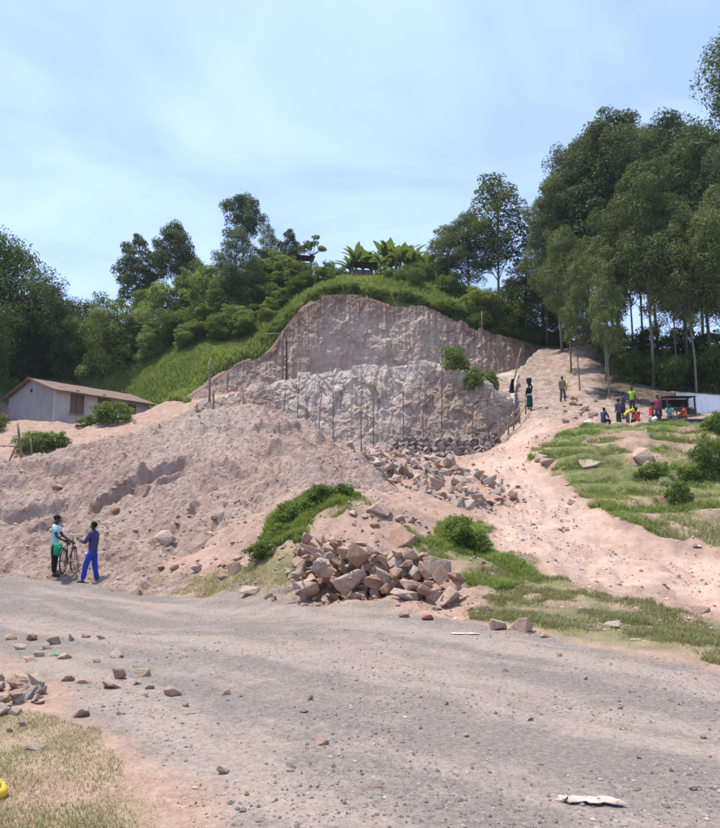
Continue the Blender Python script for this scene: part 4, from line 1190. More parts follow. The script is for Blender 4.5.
# gravel
PB_ = MB()
ico = np.array([[1, 0, 0], [-1, 0, 0], [0, 1, 0], [0, -1, 0], [0, 0, 1], [0, 0, -1]], float)
icf = np.array([[0, 2, 4], [2, 1, 4], [1, 3, 4], [3, 0, 4], [2, 0, 5], [1, 2, 5], [3, 1, 5], [0, 3, 5]])
def gravel(name, N, lo, hi, lab, mat, seed, size):
    r = np.random.default_rng(seed)
    y = lo * (hi / lo) ** r.random(N * 2); x = (r.random(N * 2) * 2 - 1) * (0.6 + 0.56 * y)
    cl = fbm(x * 0.9, y * 0.9, octaves=4, seed=seed)
    inr = poly_sd(x, y, ROAD) + fbm(x * 2, y * 2, octaves=3, seed=seed + 1) * 0.6 > -0.05
    k = inr & (r.random(N * 2) < np.clip(0.5 + cl * 3.0, 0.04, 1)); x, y = x[k][:N], y[k][:N]; n = len(x)
    z = ground_z(x, y)
    s = size * np.clip(r.lognormal(0, 0.5, n), 0.4, 3.2)
    sc = np.c_[s, s * (.6 + .5 * r.random(n)), s * (.4 + .4 * r.random(n))]
    V = ico[None] * sc[:, None] * (0.75 + 0.5 * r.random((n, 6, 1)))
    a = r.random(n) * 6.28; ca, sa = np.cos(a)[:, None], np.sin(a)[:, None]
    V = np.stack([V[..., 0] * ca - V[..., 1] * sa, V[..., 0] * sa + V[..., 1] * ca, V[..., 2]], -1)
    V += np.stack([x, y, z + sc[:, 2] * .35], -1)[:, None]
    F = (icf[None] + (np.arange(n) * 6)[:, None, None]).reshape(-1, 3)
    me = new_mesh(name, V.reshape(-1, 3), F, False, mat); attr(me, 'tint', np.repeat(r.random(n), 6))
    o = link(name, me); o['kind'] = 'stuff'; o['label'] = lab
def gravel_mat(name, a, b, c):
    m = Mat(name, 0.9, 0.2); t = m.attr('tint')
    m.color(m.mix(m.ramp(t, .55, .95), m.mix(t, a, b), c)); return m.m
gravel('gravel', 17000, 3.2, 22, 'dark and pale road gravel scattered over the dusty road', gravel_mat('gravel', (0.13, 0.112, 0.103), (0.24, 0.205, 0.182), (0.40, 0.34, 0.285)), 61, 0.0065)
gravel('road_metal', 160, 3.4, 14, 'coarser dark stones scattered over the road', gravel_mat('road_metal', (0.12, 0.10, 0.092), (0.22, 0.185, 0.165), (0.38, 0.32, 0.27)), 63, 0.014)

# earth clods on the heap
def clods(N, seed):
    r = np.random.default_rng(seed)
    x = r.uniform(-22, 3, N * 2); y = r.uniform(17, 36, N * 2)
    h = heap_z(x, y); k = h > ground_z(x, y) + 0.02
    x, y, h = x[k][:N], y[k][:N], h[k][:N]; n = len(x)
    s = 0.017 * np.clip(r.lognormal(0, .55, n), .4, 4)
    V = ico[None] * (np.c_[s, s * .9, s * .7])[:, None] * (0.6 + 0.8 * r.random((n, 6, 1)))
    a = r.random(n) * 6.28; ca, sa = np.cos(a)[:, None], np.sin(a)[:, None]
    V = np.stack([V[..., 0] * ca - V[..., 1] * sa, V[..., 0] * sa + V[..., 1] * ca, V[..., 2]], -1) + np.stack([x, y, h + s * .2], -1)[:, None]
    me = new_mesh('earth_clods', V.reshape(-1, 3), (icf[None] + (np.arange(n) * 6)[:, None, None]).reshape(-1, 3), False, gravel_mat('clod', (0.29, 0.195, 0.15), (0.40, 0.29, 0.23), (0.47, 0.365, 0.30)))
    attr(me, 'tint', np.repeat(r.random(n), 6)); o = link('earth_clods', me); o['kind'] = 'stuff'; o['label'] = 'crumbled clods of pink earth over the heap'
clods(16000, 71)

def soil_clods(N, seed):
    r = np.random.default_rng(seed)
    y = 9 * (50 / 9) ** r.random(N * 3); x = (r.random(N * 3) * 2 - 1) * (0.6 + 0.56 * y)
    cl = fbm(x * 0.6, y * 0.6, octaves=4, seed=seed)
    k = (poly_sd(x, y, ROAD) < -.1) & (r.random(N * 3) < np.clip(.45 + cl * 3, .05, 1)); x, y = x[k][:N], y[k][:N]; n = len(x)
    z = ground_z(x, y); s_ = 0.0013 * np.minimum(y, 26) * np.clip(r.lognormal(0, .6, n), .3, 5) * .8
    V = ico[None] * (np.c_[s_, s_ * .85, s_ * .65])[:, None] * (0.6 + 0.8 * r.random((n, 6, 1)))
    a = r.random(n) * 6.28; ca, sa = np.cos(a)[:, None], np.sin(a)[:, None]
    V = np.stack([V[..., 0] * ca - V[..., 1] * sa, V[..., 0] * sa + V[..., 1] * ca, V[..., 2]], -1) + np.stack([x, y, z + s_ * .2], -1)[:, None]
    me = new_mesh('soil_clods', V.reshape(-1, 3), (icf[None] + (np.arange(n) * 6)[:, None, None]).reshape(-1, 3), False, gravel_mat('soil_clod', (0.27, 0.185, 0.145), (0.40, 0.29, 0.23), (0.50, 0.40, 0.33)))
    attr(me, 'tint', np.repeat(r.random(n), 6)); o = link('soil_clods', me); o['kind'] = 'stuff'; o['label'] = 'loose crumbs of soil and small stones on the bare ground'
soil_clods(15000, 73)

# ------------------------------------------------------------------ grass
def grass(name, lab, poly, N, h, mat, seed, thr=-0.05, wob=0.4, fr=0.9, width=0.06, mseed=None, fn=None, clump=1.2, extra=None):
    """separate blades standing on the ground inside a plan outline"""
    r = np.random.default_rng(seed)
    P_ = np.array(poly); lo, hi = P_.min(0), P_.max(0)
    lo = np.maximum(lo, [-60, 2.2]); hi = np.minimum(hi, [60, 110])
    k = N * 5
    x = r.uniform(lo[0] - .3, hi[0] + .3, k); y = r.uniform(lo[1] - .3, hi[1] + .3, k)
    vis = np.abs(x) < 0.62 * y + 1.0
    sd = poly_sd(x, y, poly) + fbm(x * fr, y * fr, octaves=4, seed=mseed or seed) * wob * 2
    cl = fbm(x * clump, y * clump, octaves=4, seed=seed + 2)
    sel = vis & (sd > 0) & (cl > thr + r.normal(size=k) * .06)
    if extra is not None: sel &= extra(x, y)
    sel &= poly_sd(x, y, ROAD) < 0.1
    x, y, cl = x[sel][:N], y[sel][:N], cl[sel][:N]; n = len(x)
    z = (fn or ground_z)(x, y) - 0.01
    hh = h * (0.5 + r.random(n)) * np.clip(0.8 + cl * 1.6, .45, 1.6)
    a = r.random(n) * 6.28; w = hh * width * (0.7 + .6 * r.random(n))
    lean = hh * (0.25 + .6 * r.random(n)); b = r.random(n) * 6.28
    d = np.c_[np.cos(a), np.sin(a), np.zeros(n)] * w[:, None]; base = np.c_[x, y, z]
    l = np.c_[np.cos(b) * lean, np.sin(b) * lean, np.zeros(n)]
    mid = base + l * .35 + np.c_[np.zeros(n), np.zeros(n), hh * .6]
    tip = base + l + np.c_[np.zeros(n), np.zeros(n), hh]
    V = np.stack([base - d, base + d, mid + d * .7, mid - d * .7, tip], 1).reshape(-1, 3)
    i = np.arange(n)[:, None] * 5
    me = new_mesh(name, V, [i + np.array([[0, 1, 2, 3]]), i + np.array([[3, 2, 4]])], False, mat)
    t = np.clip(0.5 + cl * 1.0 + r.normal(size=n) * .2, 0, 1); attr(me, 'tint', np.repeat(t, 5))
    o = link(name, me); o['kind'] = 'stuff'; o['label'] = lab
    return n
grass('grass', 'short thin grass on the foreground verge', A_FORE, 60000, 0.030, M['blade_dry'], 81, -0.03, 0.40, width=0.07, mseed=41)
grass('grass', 'greener tufts of grass on the foreground verge', A_FORE, 16000, 0.028, M['blade_lush'], 91, 0.04, 0.40, width=0.07, mseed=41)
grass('grass', 'short dry grass strip between road and earth heap', A_VERGE_L, 14000, 0.07, M['blade_dry'], 82, -0.06, 0.5, mseed=42, width=.06)
grass('grass', 'patchy verge grass between road and dirt path', A_VERGE_R, 48000, 0.075, M['blade_dry'], 83, 0.01, 0.9, mseed=43, width=.06)
grass('grass', 'bright lush grass on the bank beside the earth heap', A_BANK, 30000, 0.16, M['blade_lush'], 84, -0.12, 0.6, mseed=44, width=.07, fn=surf_z)
grass('grass', 'green weeds and grass behind the stone pile', A_BANK_R, 22000, 0.11, M['blade_lush'], 85, 0.0, 1.0, mseed=45, width=.06)
grass('grass', 'patchy green grass on the rise before the shelter', A_MOUND_R, 110000, 0.17, M['blade_lush'], 86, -0.09, 2.0, mseed=46, width=.08, clump=.55)
grass('grass', 'rough dry tussocks on the rise before the shelter', A_MOUND_R, 26000, 0.16, M['blade_dry'], 87, 0.0, 2.2, mseed=46, width=.08, clump=.8)
A_SLOPE = [(-32, 67), P(60, 395, 67.5)[:2], P(105, 395, 67)[:2], P(148, 395, 62.5)[:2], P(165, 395, 58)[:2], P(186, 400, 55.5)[:2]] + A_CLIFFTOP[:6] + [P(300, 300, 74)[:2], P(60, 300, 74)[:2], (-36, 74)]
grass('grass', 'tall bright grass on the slope above the house', A_SLOPE, 80000, 0.38, M['blade_lush'], 88, -0.30, 0.8, mseed=47, width=.10, clump=.35)
A_MEADOW = A_CLIFFTOP[3:13] + [P(520, 300, 74)[:2], P(470, 300, 86)[:2], P(290, 300, 86)[:2]]
grass('grass', 'tall bright meadow grass on the hilltop above the quarry', A_MEADOW, 70000, 0.42, M['blade_lush'], 89, -0.30, 0.3, width=.10, clump=.35)

# ------------------------------------------------------------------ the house
M['plaster'] = simple('grey_plaster', (0.25, 0.24, 0.24), 0.9, 0.25, 1.5, 0.25)
M['plaster_pale'] = simple('pale_plaster', (0.40, 0.375, 0.35), 0.9, 0.22, 1.0, 0.25)
for nm_ in ('plaster', 'plaster_pale'):
    m2 = M[nm_]; nt = m2.node_tree; bs_ = nt.nodes['Principled BSDF']; src = bs_.inputs['Base Color'].links[0].from_socket
    tc_ = nt.nodes.new('ShaderNodeTexCoord'); mp_ = nt.nodes.new('ShaderNodeMapping'); mp_.inputs['Scale'].default_value = (1.2, 1.2, .6); nz_ = nt.nodes.new('ShaderNodeTexNoise'); nz_.inputs['Scale'].default_value = 1.4; nz_.inputs['Detail'].default_value = 6
    nt.links.new(tc_.outputs['Object'], mp_.inputs['Vector']); nt.links.new(mp_.outputs[0], nz_.inputs['Vector'])
    mr_ = nt.nodes.new('ShaderNodeMapRange'); mr_.inputs['From Min'].default_value = .45; mr_.inputs['From Max'].default_value = .72; mr_.inputs['To Max'].default_value = .35; nt.links.new(nz_.outputs['Fac'], mr_.inputs['Value'])
    mx_ = nt.nodes.new('ShaderNodeMix'); mx_.data_type = 'RGBA'; nt.links.new(mr_.outputs[0], mx_.inputs['Factor']); nt.links.new(src, mx_.inputs['A']); mx_.inputs['B'].default_value = (0.20, 0.16, 0.13, 1); nt.links.new(mx_.outputs['Result'], bs_.inputs['Base Color'])
M['tin'] = simple('rusty_tin', (0.165, 0.108, 0.078), 0.85, 0.35, 2.5, 0.15, 0.4)
M['dark'] = simple('dark_inside', (0.03, 0.027, 0.025), 0.9, 0.2, 3, 0)
M['shutter'] = simple('shutter', (0.13, 0.10, 0.085), 0.7, 0.3, 8, 0.2)
M['wood'] = simple('old_wood', (0.16, 0.12, 0.09), 0.85, 0.35, 5, 0.4)
c = np.array(P(55.5, 389, 55)); Lh, Wg = 8.6, 7.0
yaw = math.atan2(6.7, 5.0)
hz0 = 8.95; eave = c[2] - hz0; ridge = eave + 1.25
house = empty('house', (c[0], c[1], hz0), yaw)        # local x along the long wall, local y across the gable
tag(house, 'low grey plastered house with rusty tin roof and three shuttered windows', 'house')
wins = [(1.9, 0.62, 0.80), (4.3, 0.62, 0.80), (6.9, 0.50, 0.62)]
zc = eave - 0.95
# long wall with real openings
m_ = MB(); xs = [0]
t = 0.16
edges = [0] + sum([[a - b, a + b] for a, b, h in [(w[0], w[1], w[2]) for w in wins]], []) + [Lh]
for i in range(0, len(edges) - 1, 2):
    x0, x1 = edges[i], edges[i + 1]; m_.box(((x0 + x1) / 2, t / 2, eave / 2 - .6), (x1 - x0, t, eave + 1.2))
for a, b, h in wins:
    m_.box((a, t / 2, (eave + zc + h) / 2), (2 * b, t - .006, eave - zc - h)); m_.box((a, t / 2, (zc - h - 1.2) / 2), (2 * b, t - .006, zc - h + 1.2))
m_.build('wall', M['plaster_pale'], house)['label'] = 'pale plastered long wall'
m_ = MB(); m_.box((Lh / 2, Wg - t / 2, eave / 2 - .6), (Lh, t, eave + 1.2)); m_.build('wall', M['plaster'], house)
for xx in (t / 2, Lh - t / 2):
    m_ = MB(); d = t / 2 - .004
    pr_ = [(t + .002, -1.2), (Wg - t - .002, -1.2), (Wg - t - .002, eave), (Wg / 2, ridge - .1), (t + .002, eave)]
    V = [(xx - d, a, b) for a, b in pr_] + [(xx + d, a, b) for a, b in pr_]
    me = new_mesh('gable', V, [np.array([[0, 1, 2, 3, 4], [9, 8, 7, 6, 5]]), np.array([[i, i + 5, (i + 1) % 5 + 5, (i + 1) % 5] for i in range(5)])], False, M['plaster'])
    gb = link('wall', me, house)
    if xx < 1:
        v_ = MB(); v_.box((xx - d - .01, Wg / 2, eave + .25), (.05, .28, .28)); v_.build('vent', M['dark'], gb)
        st = MB(); st.box((xx - d - .012, Wg / 2, -.35), (.03, Wg - .4, .5)); st.build('plinth', simple('damp_plaster', (0.22, 0.215, 0.215), .9, .3, 2), gb)
for a, b, h in wins:
    f = MB(); fw = .07
    f.box((a - b + fw / 2, .03, zc), (fw, .10, 2 * h)); f.box((a + b - fw / 2, .03, zc), (fw, .10, 2 * h))
    f.box((a, .03, zc + h - fw / 2), (2 * b - 2 * fw, .09, fw)); f.box((a, .03, zc - h + fw / 2), (2 * b - 2 * fw, .09, fw)); f.box((a, .035, zc), (.05, .08, 2 * h - 2 * fw)); f.box((a, .045, zc + h * .35), (2 * b - 2 * fw, .05, .04))
    w_ = f.build('window', M['wood'], house)
    for sx_ in (-1, 1):
        p_ = MB(); p_.box((a + sx_ * (b / 2 - .01), .075, zc), (b - fw - .03, .03, 2 * h - 2 * fw)); p_.build('pane', M['shutter'], w_)
    si = MB(); si.box((a, -.04, zc - h - .03), (2 * b + .16, .14, .06)); si.build('sill', M['plaster'], w_)
    v_ = MB(); v_.box((a, -.004, zc + h + .22), (.34, .03, .14)); v_.build('vent', M['dark'], w_)
# corrugated roof in sheets
def corr_roof(parent, x0, x1, y0, z0, y1, z1, nsh, mat, amp=.018, pitch=.15):
    for k in range(nsh):
        a = x0 + (x1 - x0) * k / nsh; b = x0 + (x1 - x0) * (k + 1) / nsh + .08
        nx = max(6, int((b - a) / pitch * 4)); xs_ = np.linspace(a, b, nx); V = []
        lift = .012 * (k % 2)
        for (yy, zz) in ((y0, z0), ((y0 + y1) / 2, (z0 + z1) / 2 - .01), (y1, z1)):
            V.append(np.c_[xs_, np.full(nx, yy), zz + lift + amp * np.sin(xs_ / pitch * 2 * math.pi)])
        V = np.concatenate(V); F = grid_faces(3, nx); V2 = V + [0, 0, -.012]
        link('roof_sheet', new_mesh('roof_sheet', np.r_[V, V2], np.r_[F, F[:, ::-1] + len(V)], False, mat), parent)
ra = MB(); ra.box((Lh / 2, Wg / 2, ridge + .035), (Lh + .8, .36, .03)); roof = ra.build('roof', M['tin'], house)
corr_roof(roof, -.4, Lh + .5, -.55, eave - .12, Wg / 2 + .02, ridge + .02, 7, M['tin']); corr_roof(roof, -.4, Lh + .5, Wg + .55, eave - .12, Wg / 2 - .02, ridge + .02, 7, M['tin'])
fa = MB(); fa.box((Lh / 2, -.5, eave - .17), (Lh + .8, .03, .10)); fa.build('fascia', M['wood'], roof)
for yy0, zz0, yy1, zz1 in ((-.5, eave - .17, Wg / 2, ridge - .04), (Wg + .5, eave - .17, Wg / 2, ridge - .04)):
    b_ = MB(); b_.tube([(-.36, yy0, zz0), (-.36, yy1, zz1)], .05, 4); b_.build('barge_board', M['wood'], roof)
# stacked firewood by the gable
hp = house.matrix_world
for i in range(14):
    q = np.array(P(2, 415, 57.5)); zb = gz1(q[0], q[1])
    lg = MB(); row = i // 4
    lg.tube([(-.55, 0, 0), (0, .02, .01), (.55, 0, 0)], [.13, .14, .12], 7)
    o = lg.build('firewood_log', M['bark'], None, True, loc=(q[0] - .3 + (i % 4) * .28 + (row % 2) * .1, q[1], zb + .13 + row * .24), rot=(0, 0, 1.2))
    tag(o, 'dark log stacked beside the gable of the house', 'log', 'logs stacked by the house')

# hilltop huts
def hut(u, v_roof, Y, wpx, label, open_front=True):
    k = Y / FPX; w = wpx * k; x = P(u, 300, Y)[0]; zr = P(u, v_roof, Y)[2]; z = gz1(x, Y) - .2
    h = max(zr - z, 1.6); o = empty('hut', (x, Y, zr - h), 0.15); tag(o, label, 'hut')
    b = MB(); b.box((0, 1.6, h / 2 - .1), (w * .9, .12, h - .2)); b.box((-w * .45 + .06, .8, h / 2 - .1), (.12, 1.48, h - .21)); b.box((w * .45 - .06, .8, h / 2 - .1), (.12, 1.48, h - .21)); b.box((0, 0, (h - .9) / 2), (w * .9, .12, h - .9)); b.build('wall', M['wood'], o)
    for sx_ in (-1, 0, 1):
        p_ = MB(); p_.tube([(sx_ * w * .42, -.25, 0), (sx_ * w * .42, -.25, h - .1)], .05, 6); p_.build('post', M['pole_dark'], o)
    rf = MB(); rf.box((0, .7, h + .08), (w * .2, .1, .03)); r0 = rf.build('roof', M['tin'], o)
    corr_roof(r0, -w * .55, w * .55, -.7, h - .12, 2.0, h + .12, 3, M['tin'])
hut(363, 263, 76, 24, 'small dark open-sided hut with tin roof among the banana plants')
hut(300, 256, 80, 26, 'low tin-roofed building half hidden by trees on the hilltop')

# ------------------------------------------------------------------ poles, stone footing, fences
def pole(p0, p1, r0, label, name='wooden_pole', mat='pole', group=None):
    p0, p1 = np.array(p0, float), np.array(p1, float)
    b = MB(); r = np.random.default_rng(int(abs(p0[0] * 977 + p0[1] * 131)) % 9999)
    d = p1 - p0; b.tube(wobble((0, 0, 0), d, 6, .02, r), np.linspace(r0, r0 * .7, 6), 6)
    for f in (.3, .55, .8): b.ball(d * f + r.normal(size=3) * .01, r0 * 1.15, 6, 4)
    o = b.build(name, M[mat], None, True, loc=p0); tag(o, label, 'pole', group); return o
PG = 'thin dark poles standing against the lower quarry face'
def face_pole(u, v0, v1, du=0, Y=None, r0=.035, off=-.55):
    ks = np.array([a[0] for a in C1]); Yf = np.interp(u, ks, [a[1] for a in C1]) + off
    a = P(u, v0, Yf); b = P(u + du, v1, Yf + 1.5)
    a = (a[0], a[1], min(a[2], gz1(a[0], a[1]) - .0)); 
    pole(a, b, r0, 'thin dark pole standing against the lower quarry face', 'wooden_pole', 'pole_dark', PG)
for u, v0, v1, du in [(296, 421, 377, 3), (333, 446, 385, 0), (318, 430, 384, 4), (281, 412, 384, 5), (361, 447, 395, 0), (373, 448, 392, 1), (403, 452, 386, 0), (441, 452, 388, 1), (472, 450, 398, 2), (243, 405, 388, 0), (308, 432, 392, -2), (423, 450, 400, 0)]:
    face_pole(u, v0, v1, du)
def up_pole(u, vb, vt, Y, r0, lb, du=0, mat='pole'):
    pole(P(u, vb, Y), P(u + du, vt, Y), r0, lb, mat=mat)
up_pole(282.5, 386, 331, 59.0, .11, 'tall pole at the end of the upper quarry face, paler of two')
up_pole(286.5, 386, 333, 59.3, .10, 'tall dark pole close beside the paler one at the upper quarry face', 0, 'pole_dark')
pole(P(265, 334, 59.1), P(289, 333, 59.1), .06, 'horizontal beam tied across the two tall poles')
up_pole(209.5, 402, 361, 47.3, .09, 'pale post rising from the ledge above the earth heap')
up_pole(213.5, 420, 389, 45.5, .08, 'shorter pale post standing behind the crest of the earth heap')
up_pole(482, 372, 311, 62.4, .06, 'thin tall pole standing against the upper quarry face')
up_pole(197, 418, 403, 46.5, .06, 'stubby post beside the shorter pale post')
# leaning stick hung with a dark cloth
fp = shit(511, 393); pt = P(521.5, 348, fp[1] + .5)
pole(fp, pt, .07, 'leaning pale pole hung with a black cloth beside the path')
cl = MB(); q = P(511.3, 386, fp[1] - .06)
n_ = 9; V = []
for i in range(n_):
    f = i / (n_ - 1); zz = .95 * (1 - f) - .45; ww = .10 + .12 * f
    for j in range(5):
        g_ = j / 4 - .5; V.append((g_ * 2 * ww * .8 + .10 * (1 - f), .05 * math.sin(j * 2.3 + f * 3) - .02, zz))
V = np.array(V); F = grid_faces(n_, 5)
o = link('hanging_cloth', new_mesh('hanging_cloth', np.r_[V, V + [0, .03, 0]], np.r_[F, F[:, ::-1] + len(V)], True, simple('black_cloth', (0.012, 0.012, 0.014), .9, .3, 10)), None, q)
tag(o, 'black cloth hanging on the leaning pole beside the path', 'cloth')
# rail fence between the bench and the path
fence = empty('rail_fence', shit(503, 440)); tag(fence, 'rough pole rail fence along the quarry side of the dirt path', 'fence')
inv = np.array(fence.location)
fpts = [(491, 443), (499, 441), (508, 428), (513, 418), (519, 408), (525, 400)]
fw = [np.array(P(u, v - 3, Y)) for (u, v), Y in zip(fpts, (41.2, 41.4, 42.0, 42.8, 44.2, 46))]
fw = [np.array([p[0], p[1], gz1(p[0], p[1])]) for p in fw]
for p in fw:
    b = MB(); b.tube([p - inv + [0, 0, -.2], p - inv + [.03, 0, .55], p - inv + [0, .02, 1.15]], [.05, .045, .04], 6); b.build('post', M['pole'], fence, True)
for hgt in (.55, 1.0):
    for a, b_ in zip(fw[:-1], fw[1:]):
        b = MB(); b.tube([a - inv + [0, -.05, hgt], (a + b_) / 2 - inv + [0, -.05, hgt - .03], b_ - inv + [0, -.05, hgt + .04]], .032, 5); b.build('rail', M['pole'], fence, True)
for (u0, v0, u1, v1, Y) in [(474, 366, 503, 381, 50), (472, 401, 511, 396, 42.0), (476, 414, 512, 400, 41.8)]:
    pole(P(u0, v0, Y), P(u1, v1, Y), .045, 'thin rail lying from the quarry bench towards the path', group='rails by the path')
# stick fence by the house yard
sf = empty('stick_fence', shit(22, 468)); tag(sf, 'crooked stick fence in the yard behind the earth heap', 'fence'); inv = np.array(sf.location)
def stick(u0, v0, u1, v1, Y, r0, nm):
    b = MB(); p0 = np.array(P(u0, v0, Y)) - inv; p1 = np.array(P(u1, v1, Y)) - inv; r = np.random.default_rng(int(u0 * 7 + v0)); b.tube(wobble(p0, p1, 5, .02, r), [r0] * 5, 6); b.build(nm, M['pole'], sf, True)
stick(23, 472, 18, 424, 39.5, .07, 'post'); stick(32, 462, 31, 439, 40.5, .05, 'post'); stick(4, 474, 18, 442, 39.4, .05, 'brace'); stick(20, 460, 44, 457, 40, .04, 'rail'); stick(20, 466, 40, 463, 40, .035, 'rail'); stick(-8, 476, -10, 432, 39, .06, 'post'); stick(-12, 446, 20, 446, 39.3, .035, 'rail')
# stone footing under the lower face
sw = empty('stone_footing', P(440, 452, 41.8)); tag(sw, 'low dry stone footing wall along the base of the quarry face', 'wall'); inv = np.array(sw.location)
WS = [rock_mesh('wall_stone', 980 + i, M['wall_stone'], 12, (1, .8, .7)) for i in range(6)]
wr = random.Random(3)
for row in range(4):
    u = 388 + row * 2 + wr.random() * 4
    while u < 500 - row * 1.5:
        Yf = np.interp(u, [a[0] for a in C1], [a[1] for a in C1]) - 1.15 + row * .12
        vb = np.interp(u, [388, 440, 475, 500], [454, 455.5, 455, 446]); w = wr.uniform(.28, .48); me, ext = WS[wr.randrange(6)]
        p = np.array(P(u, vb - 1.5 - row * 4.4, Yf)); link('stone', me, sw, p - inv, (wr.gauss(0, .15), wr.gauss(0, .15), wr.gauss(0, .3)), (w * 1.12 / ext[0], .5 / ext[1], .40 / ext[2]))
        u += w * FPX / Yf * .93

# ------------------------------------------------------------------ people
SKIN = simple('skin', (0.055, 0.030, 0.020), 0.55, 0.15, 12, 0.0, 0.35)
HAIR = simple('hair', (0.010, 0.009, 0.009), 0.95, 0.3, 60, 0.4)
SHOE = simple('shoe', (0.035, 0.028, 0.024), 0.7, 0.3, 20, 0.1)
def cloth(name, c): 
    m = Mat(name, 0.9, 0.15)
    n = m.noise(7, 4, obj=True); m.color(m.mix(n, tuple(x * .78 for x in c), tuple(min(1, x * 1.15) for x in c)))
    m.bump(m.noise(9, 3, .6, obj=True, stretch=(1, 1, .35)), .5, .06); return m.m
def skin_mesh(name, verts, edges, rad, mat, root=0, sub=1):
    me = bpy.data.meshes.new(name); me.from_pydata([tuple(v) for v in verts], edges, []); ob = bpy.data.objects.new(name + '_tmp', me); COL.objects.link(ob)
    ob.modifiers.new('skin', 'SKIN').use_smooth_shade = True
    for i, rv in enumerate(rad):
        d = me.skin_vertices[0].data[i]; d.radius = (rv, rv) if np.isscalar(rv) else rv; d.use_root = (i == root)
    sb = ob.modifiers.new('sub', 'SUBSURF'); sb.levels = sub; sb.render_levels = sub
    dg = bpy.context.evaluated_depsgraph_get(); ev = ob.evaluated_get(dg)
    out = bpy.data.meshes.new_from_object(ev); out.name = name
    bpy.data.objects.remove(ob)
    out.materials.clear(); out.materials.append(mat)
    for p in out.polygons: p.use_smooth = True
    return out
STAND = dict(pel=(0, 0, .92), waist=(0, 0, 1.08), chest=(0, 0, 1.28), neck=(0, 0, 1.46), head=(0, .01, 1.60),
             lsh=(-.17, 0, 1.40), lel=(-.22, -.02, 1.12), lwr=(-.22, .05, .88), rsh=(.17, 0, 1.40), rel=(.22, -.02, 1.12), rwr=(.22, .05, .88),
             lhip=(-.09, 0, .90), lkn=(-.10, .02, .49), lan=(-.10, -.02, .08), rhip=(.09, 0, .90), rkn=(.10, .02, .49), ran=(.10, -.02, .08))
def person(loc, face, pose, label, top=None, legs=None, sleeves='long', hair=True, scale=1.0, dress=None, group=None, fingers=True, extra_top=None, lean=None):
    """local +Y is where the figure faces; -X is its left"""
    J = {k: np.array(v, float) for k, v in STAND.items()}
    for k, v in pose.items(): J[k] = np.array(v, float)
    root = empty('person', loc, face); root.scale = (scale,) * 3
    tag(root, label, 'person', group)
    V, E, Rd, ix = [], [], [], {}
    def add(n, p, r, parent=None):
        V.append(np.array(p, float)); Rd.append(r); ix[n] = len(V) - 1
        if parent is not None: E.append((ix[parent], ix[n]))
    up = J['head'] - J['neck']; up /= np.linalg.norm(up)
    fwd = np.array([0, 1.0, 0]); fwd = fwd - up * fwd.dot(up); fwd /= np.linalg.norm(fwd)
    add('pel', J['pel'], (.112, .085)); add('waist', J['waist'], (.108, .080), 'pel'); add('chest', J['chest'], (.145, .10), 'waist'); add('nb', J['neck'] * .8 + J['chest'] * .2, (.065, .06), 'chest'); add('neck', J['neck'], .052, 'nb')
    add('jaw', J['head'] - up * .055 + fwd * .012, (.062, .070), 'neck'); add('head', J['head'] + up * .02, (.076, .094), 'jaw'); add('crown', J['head'] + up * .085 - fwd * .008, (.055, .068), 'head')
    for s in 'lr':
        add(s + 'sh', J[s + 'sh'], .058, 'chest'); add(s + 'el', J[s + 'el'], .042, s + 'sh'); add(s + 'wr', J[s + 'wr'], .028, s + 'el')
        d = J[s + 'wr'] - J[s + 'el']; d /= np.linalg.norm(d); sd = np.cross(d, [0, 1, 0] if abs(d[1]) < .8 else [1, 0, 0]); sd /= np.linalg.norm(sd)
        nn = np.cross(sd, d)
        add(s + 'pa', J[s + 'wr'] + d * .07, (.036, .020), s + 'wr')
        if fingers:
            for k, (off, ln) in enumerate([(-.030, .070), (-.010, .082), (.010, .078), (.030, .060)]):
                b0 = J[s + 'wr'] + d * .095 + sd * off
                add('%sf%d' % (s, k), b0, .0105, s + 'pa'); add('%sg%d' % (s, k), b0 + d * ln * .55 + nn * .010, .0095, '%sf%d' % (s, k)); add('%sh%d' % (s, k), b0 + d * ln * .85 + nn * .035, .008, '%sg%d' % (s, k))
            t0 = J[s + 'wr'] + d * .04 + sd * -.035
            add(s + 't0', t0, .013, s + 'pa'); add(s + 't1', t0 + d * .035 - sd * .022 + nn * .015, .011, s + 't0'); add(s + 't2', t0 + d * .06 - sd * .026 + nn * .03, .009, s + 't1')
        add(s + 'hip', J[s + 'hip'], .080, 'pel'); add(s + 'kn', J[s + 'kn'], .056, s + 'hip'); add(s + 'cf', J[s + 'kn'] * .68 + J[s + 'an'] * .32 + [0, -.012, 0], .054, s + 'kn'); add(s + 'an', J[s + 'an'], .036, s + 'cf')
        add(s + 'to', J[s + 'an'] + np.array([0, .13, -.045]), (.036, .024), s + 'an')
    body = link('body', skin_mesh('body', V, E, Rd, SKIN, 0, 1), root)
    # face and hair
    f = MB(); f.ball(J['head'] + fwd * .098 - up * .01, (.014, .022, .022), 8, 6); f.build('nose', SKIN, root, True)
    f = MB(); f.ball(J['head'] + fwd * .085 - up * .055, (.028, .014, .010), 8, 5); f.build('mouth', SKIN, root, True)
    for sx_ in (-1, 1):
        f = MB(); f.ball(J['head'] + np.array([sx_ * .080, -.005, -.005]), (.012, .022, .032), 8, 6); f.build('ear', SKIN, root, True)
    ey = simple('eye', (0.55, 0.52, 0.48), .3, .05, 10, 0) if 'eye' not in M else M['eye']; M['eye'] = ey
    for sx_ in (-1, 1):
        e_ = MB(); e_.ball(J['head'] + fwd * .084 + up * .012 + np.array([sx_ * .032, 0, 0]), (.012, .008, .007), 8, 5); e_.build('eye', ey, root, True)
    if hair:
        h_ = MB(); h_.ball(J['head'] + up * .035 - fwd * .020, (.084, .098, .088), 14, 9); h_.build('hair', HAIR, root, True)
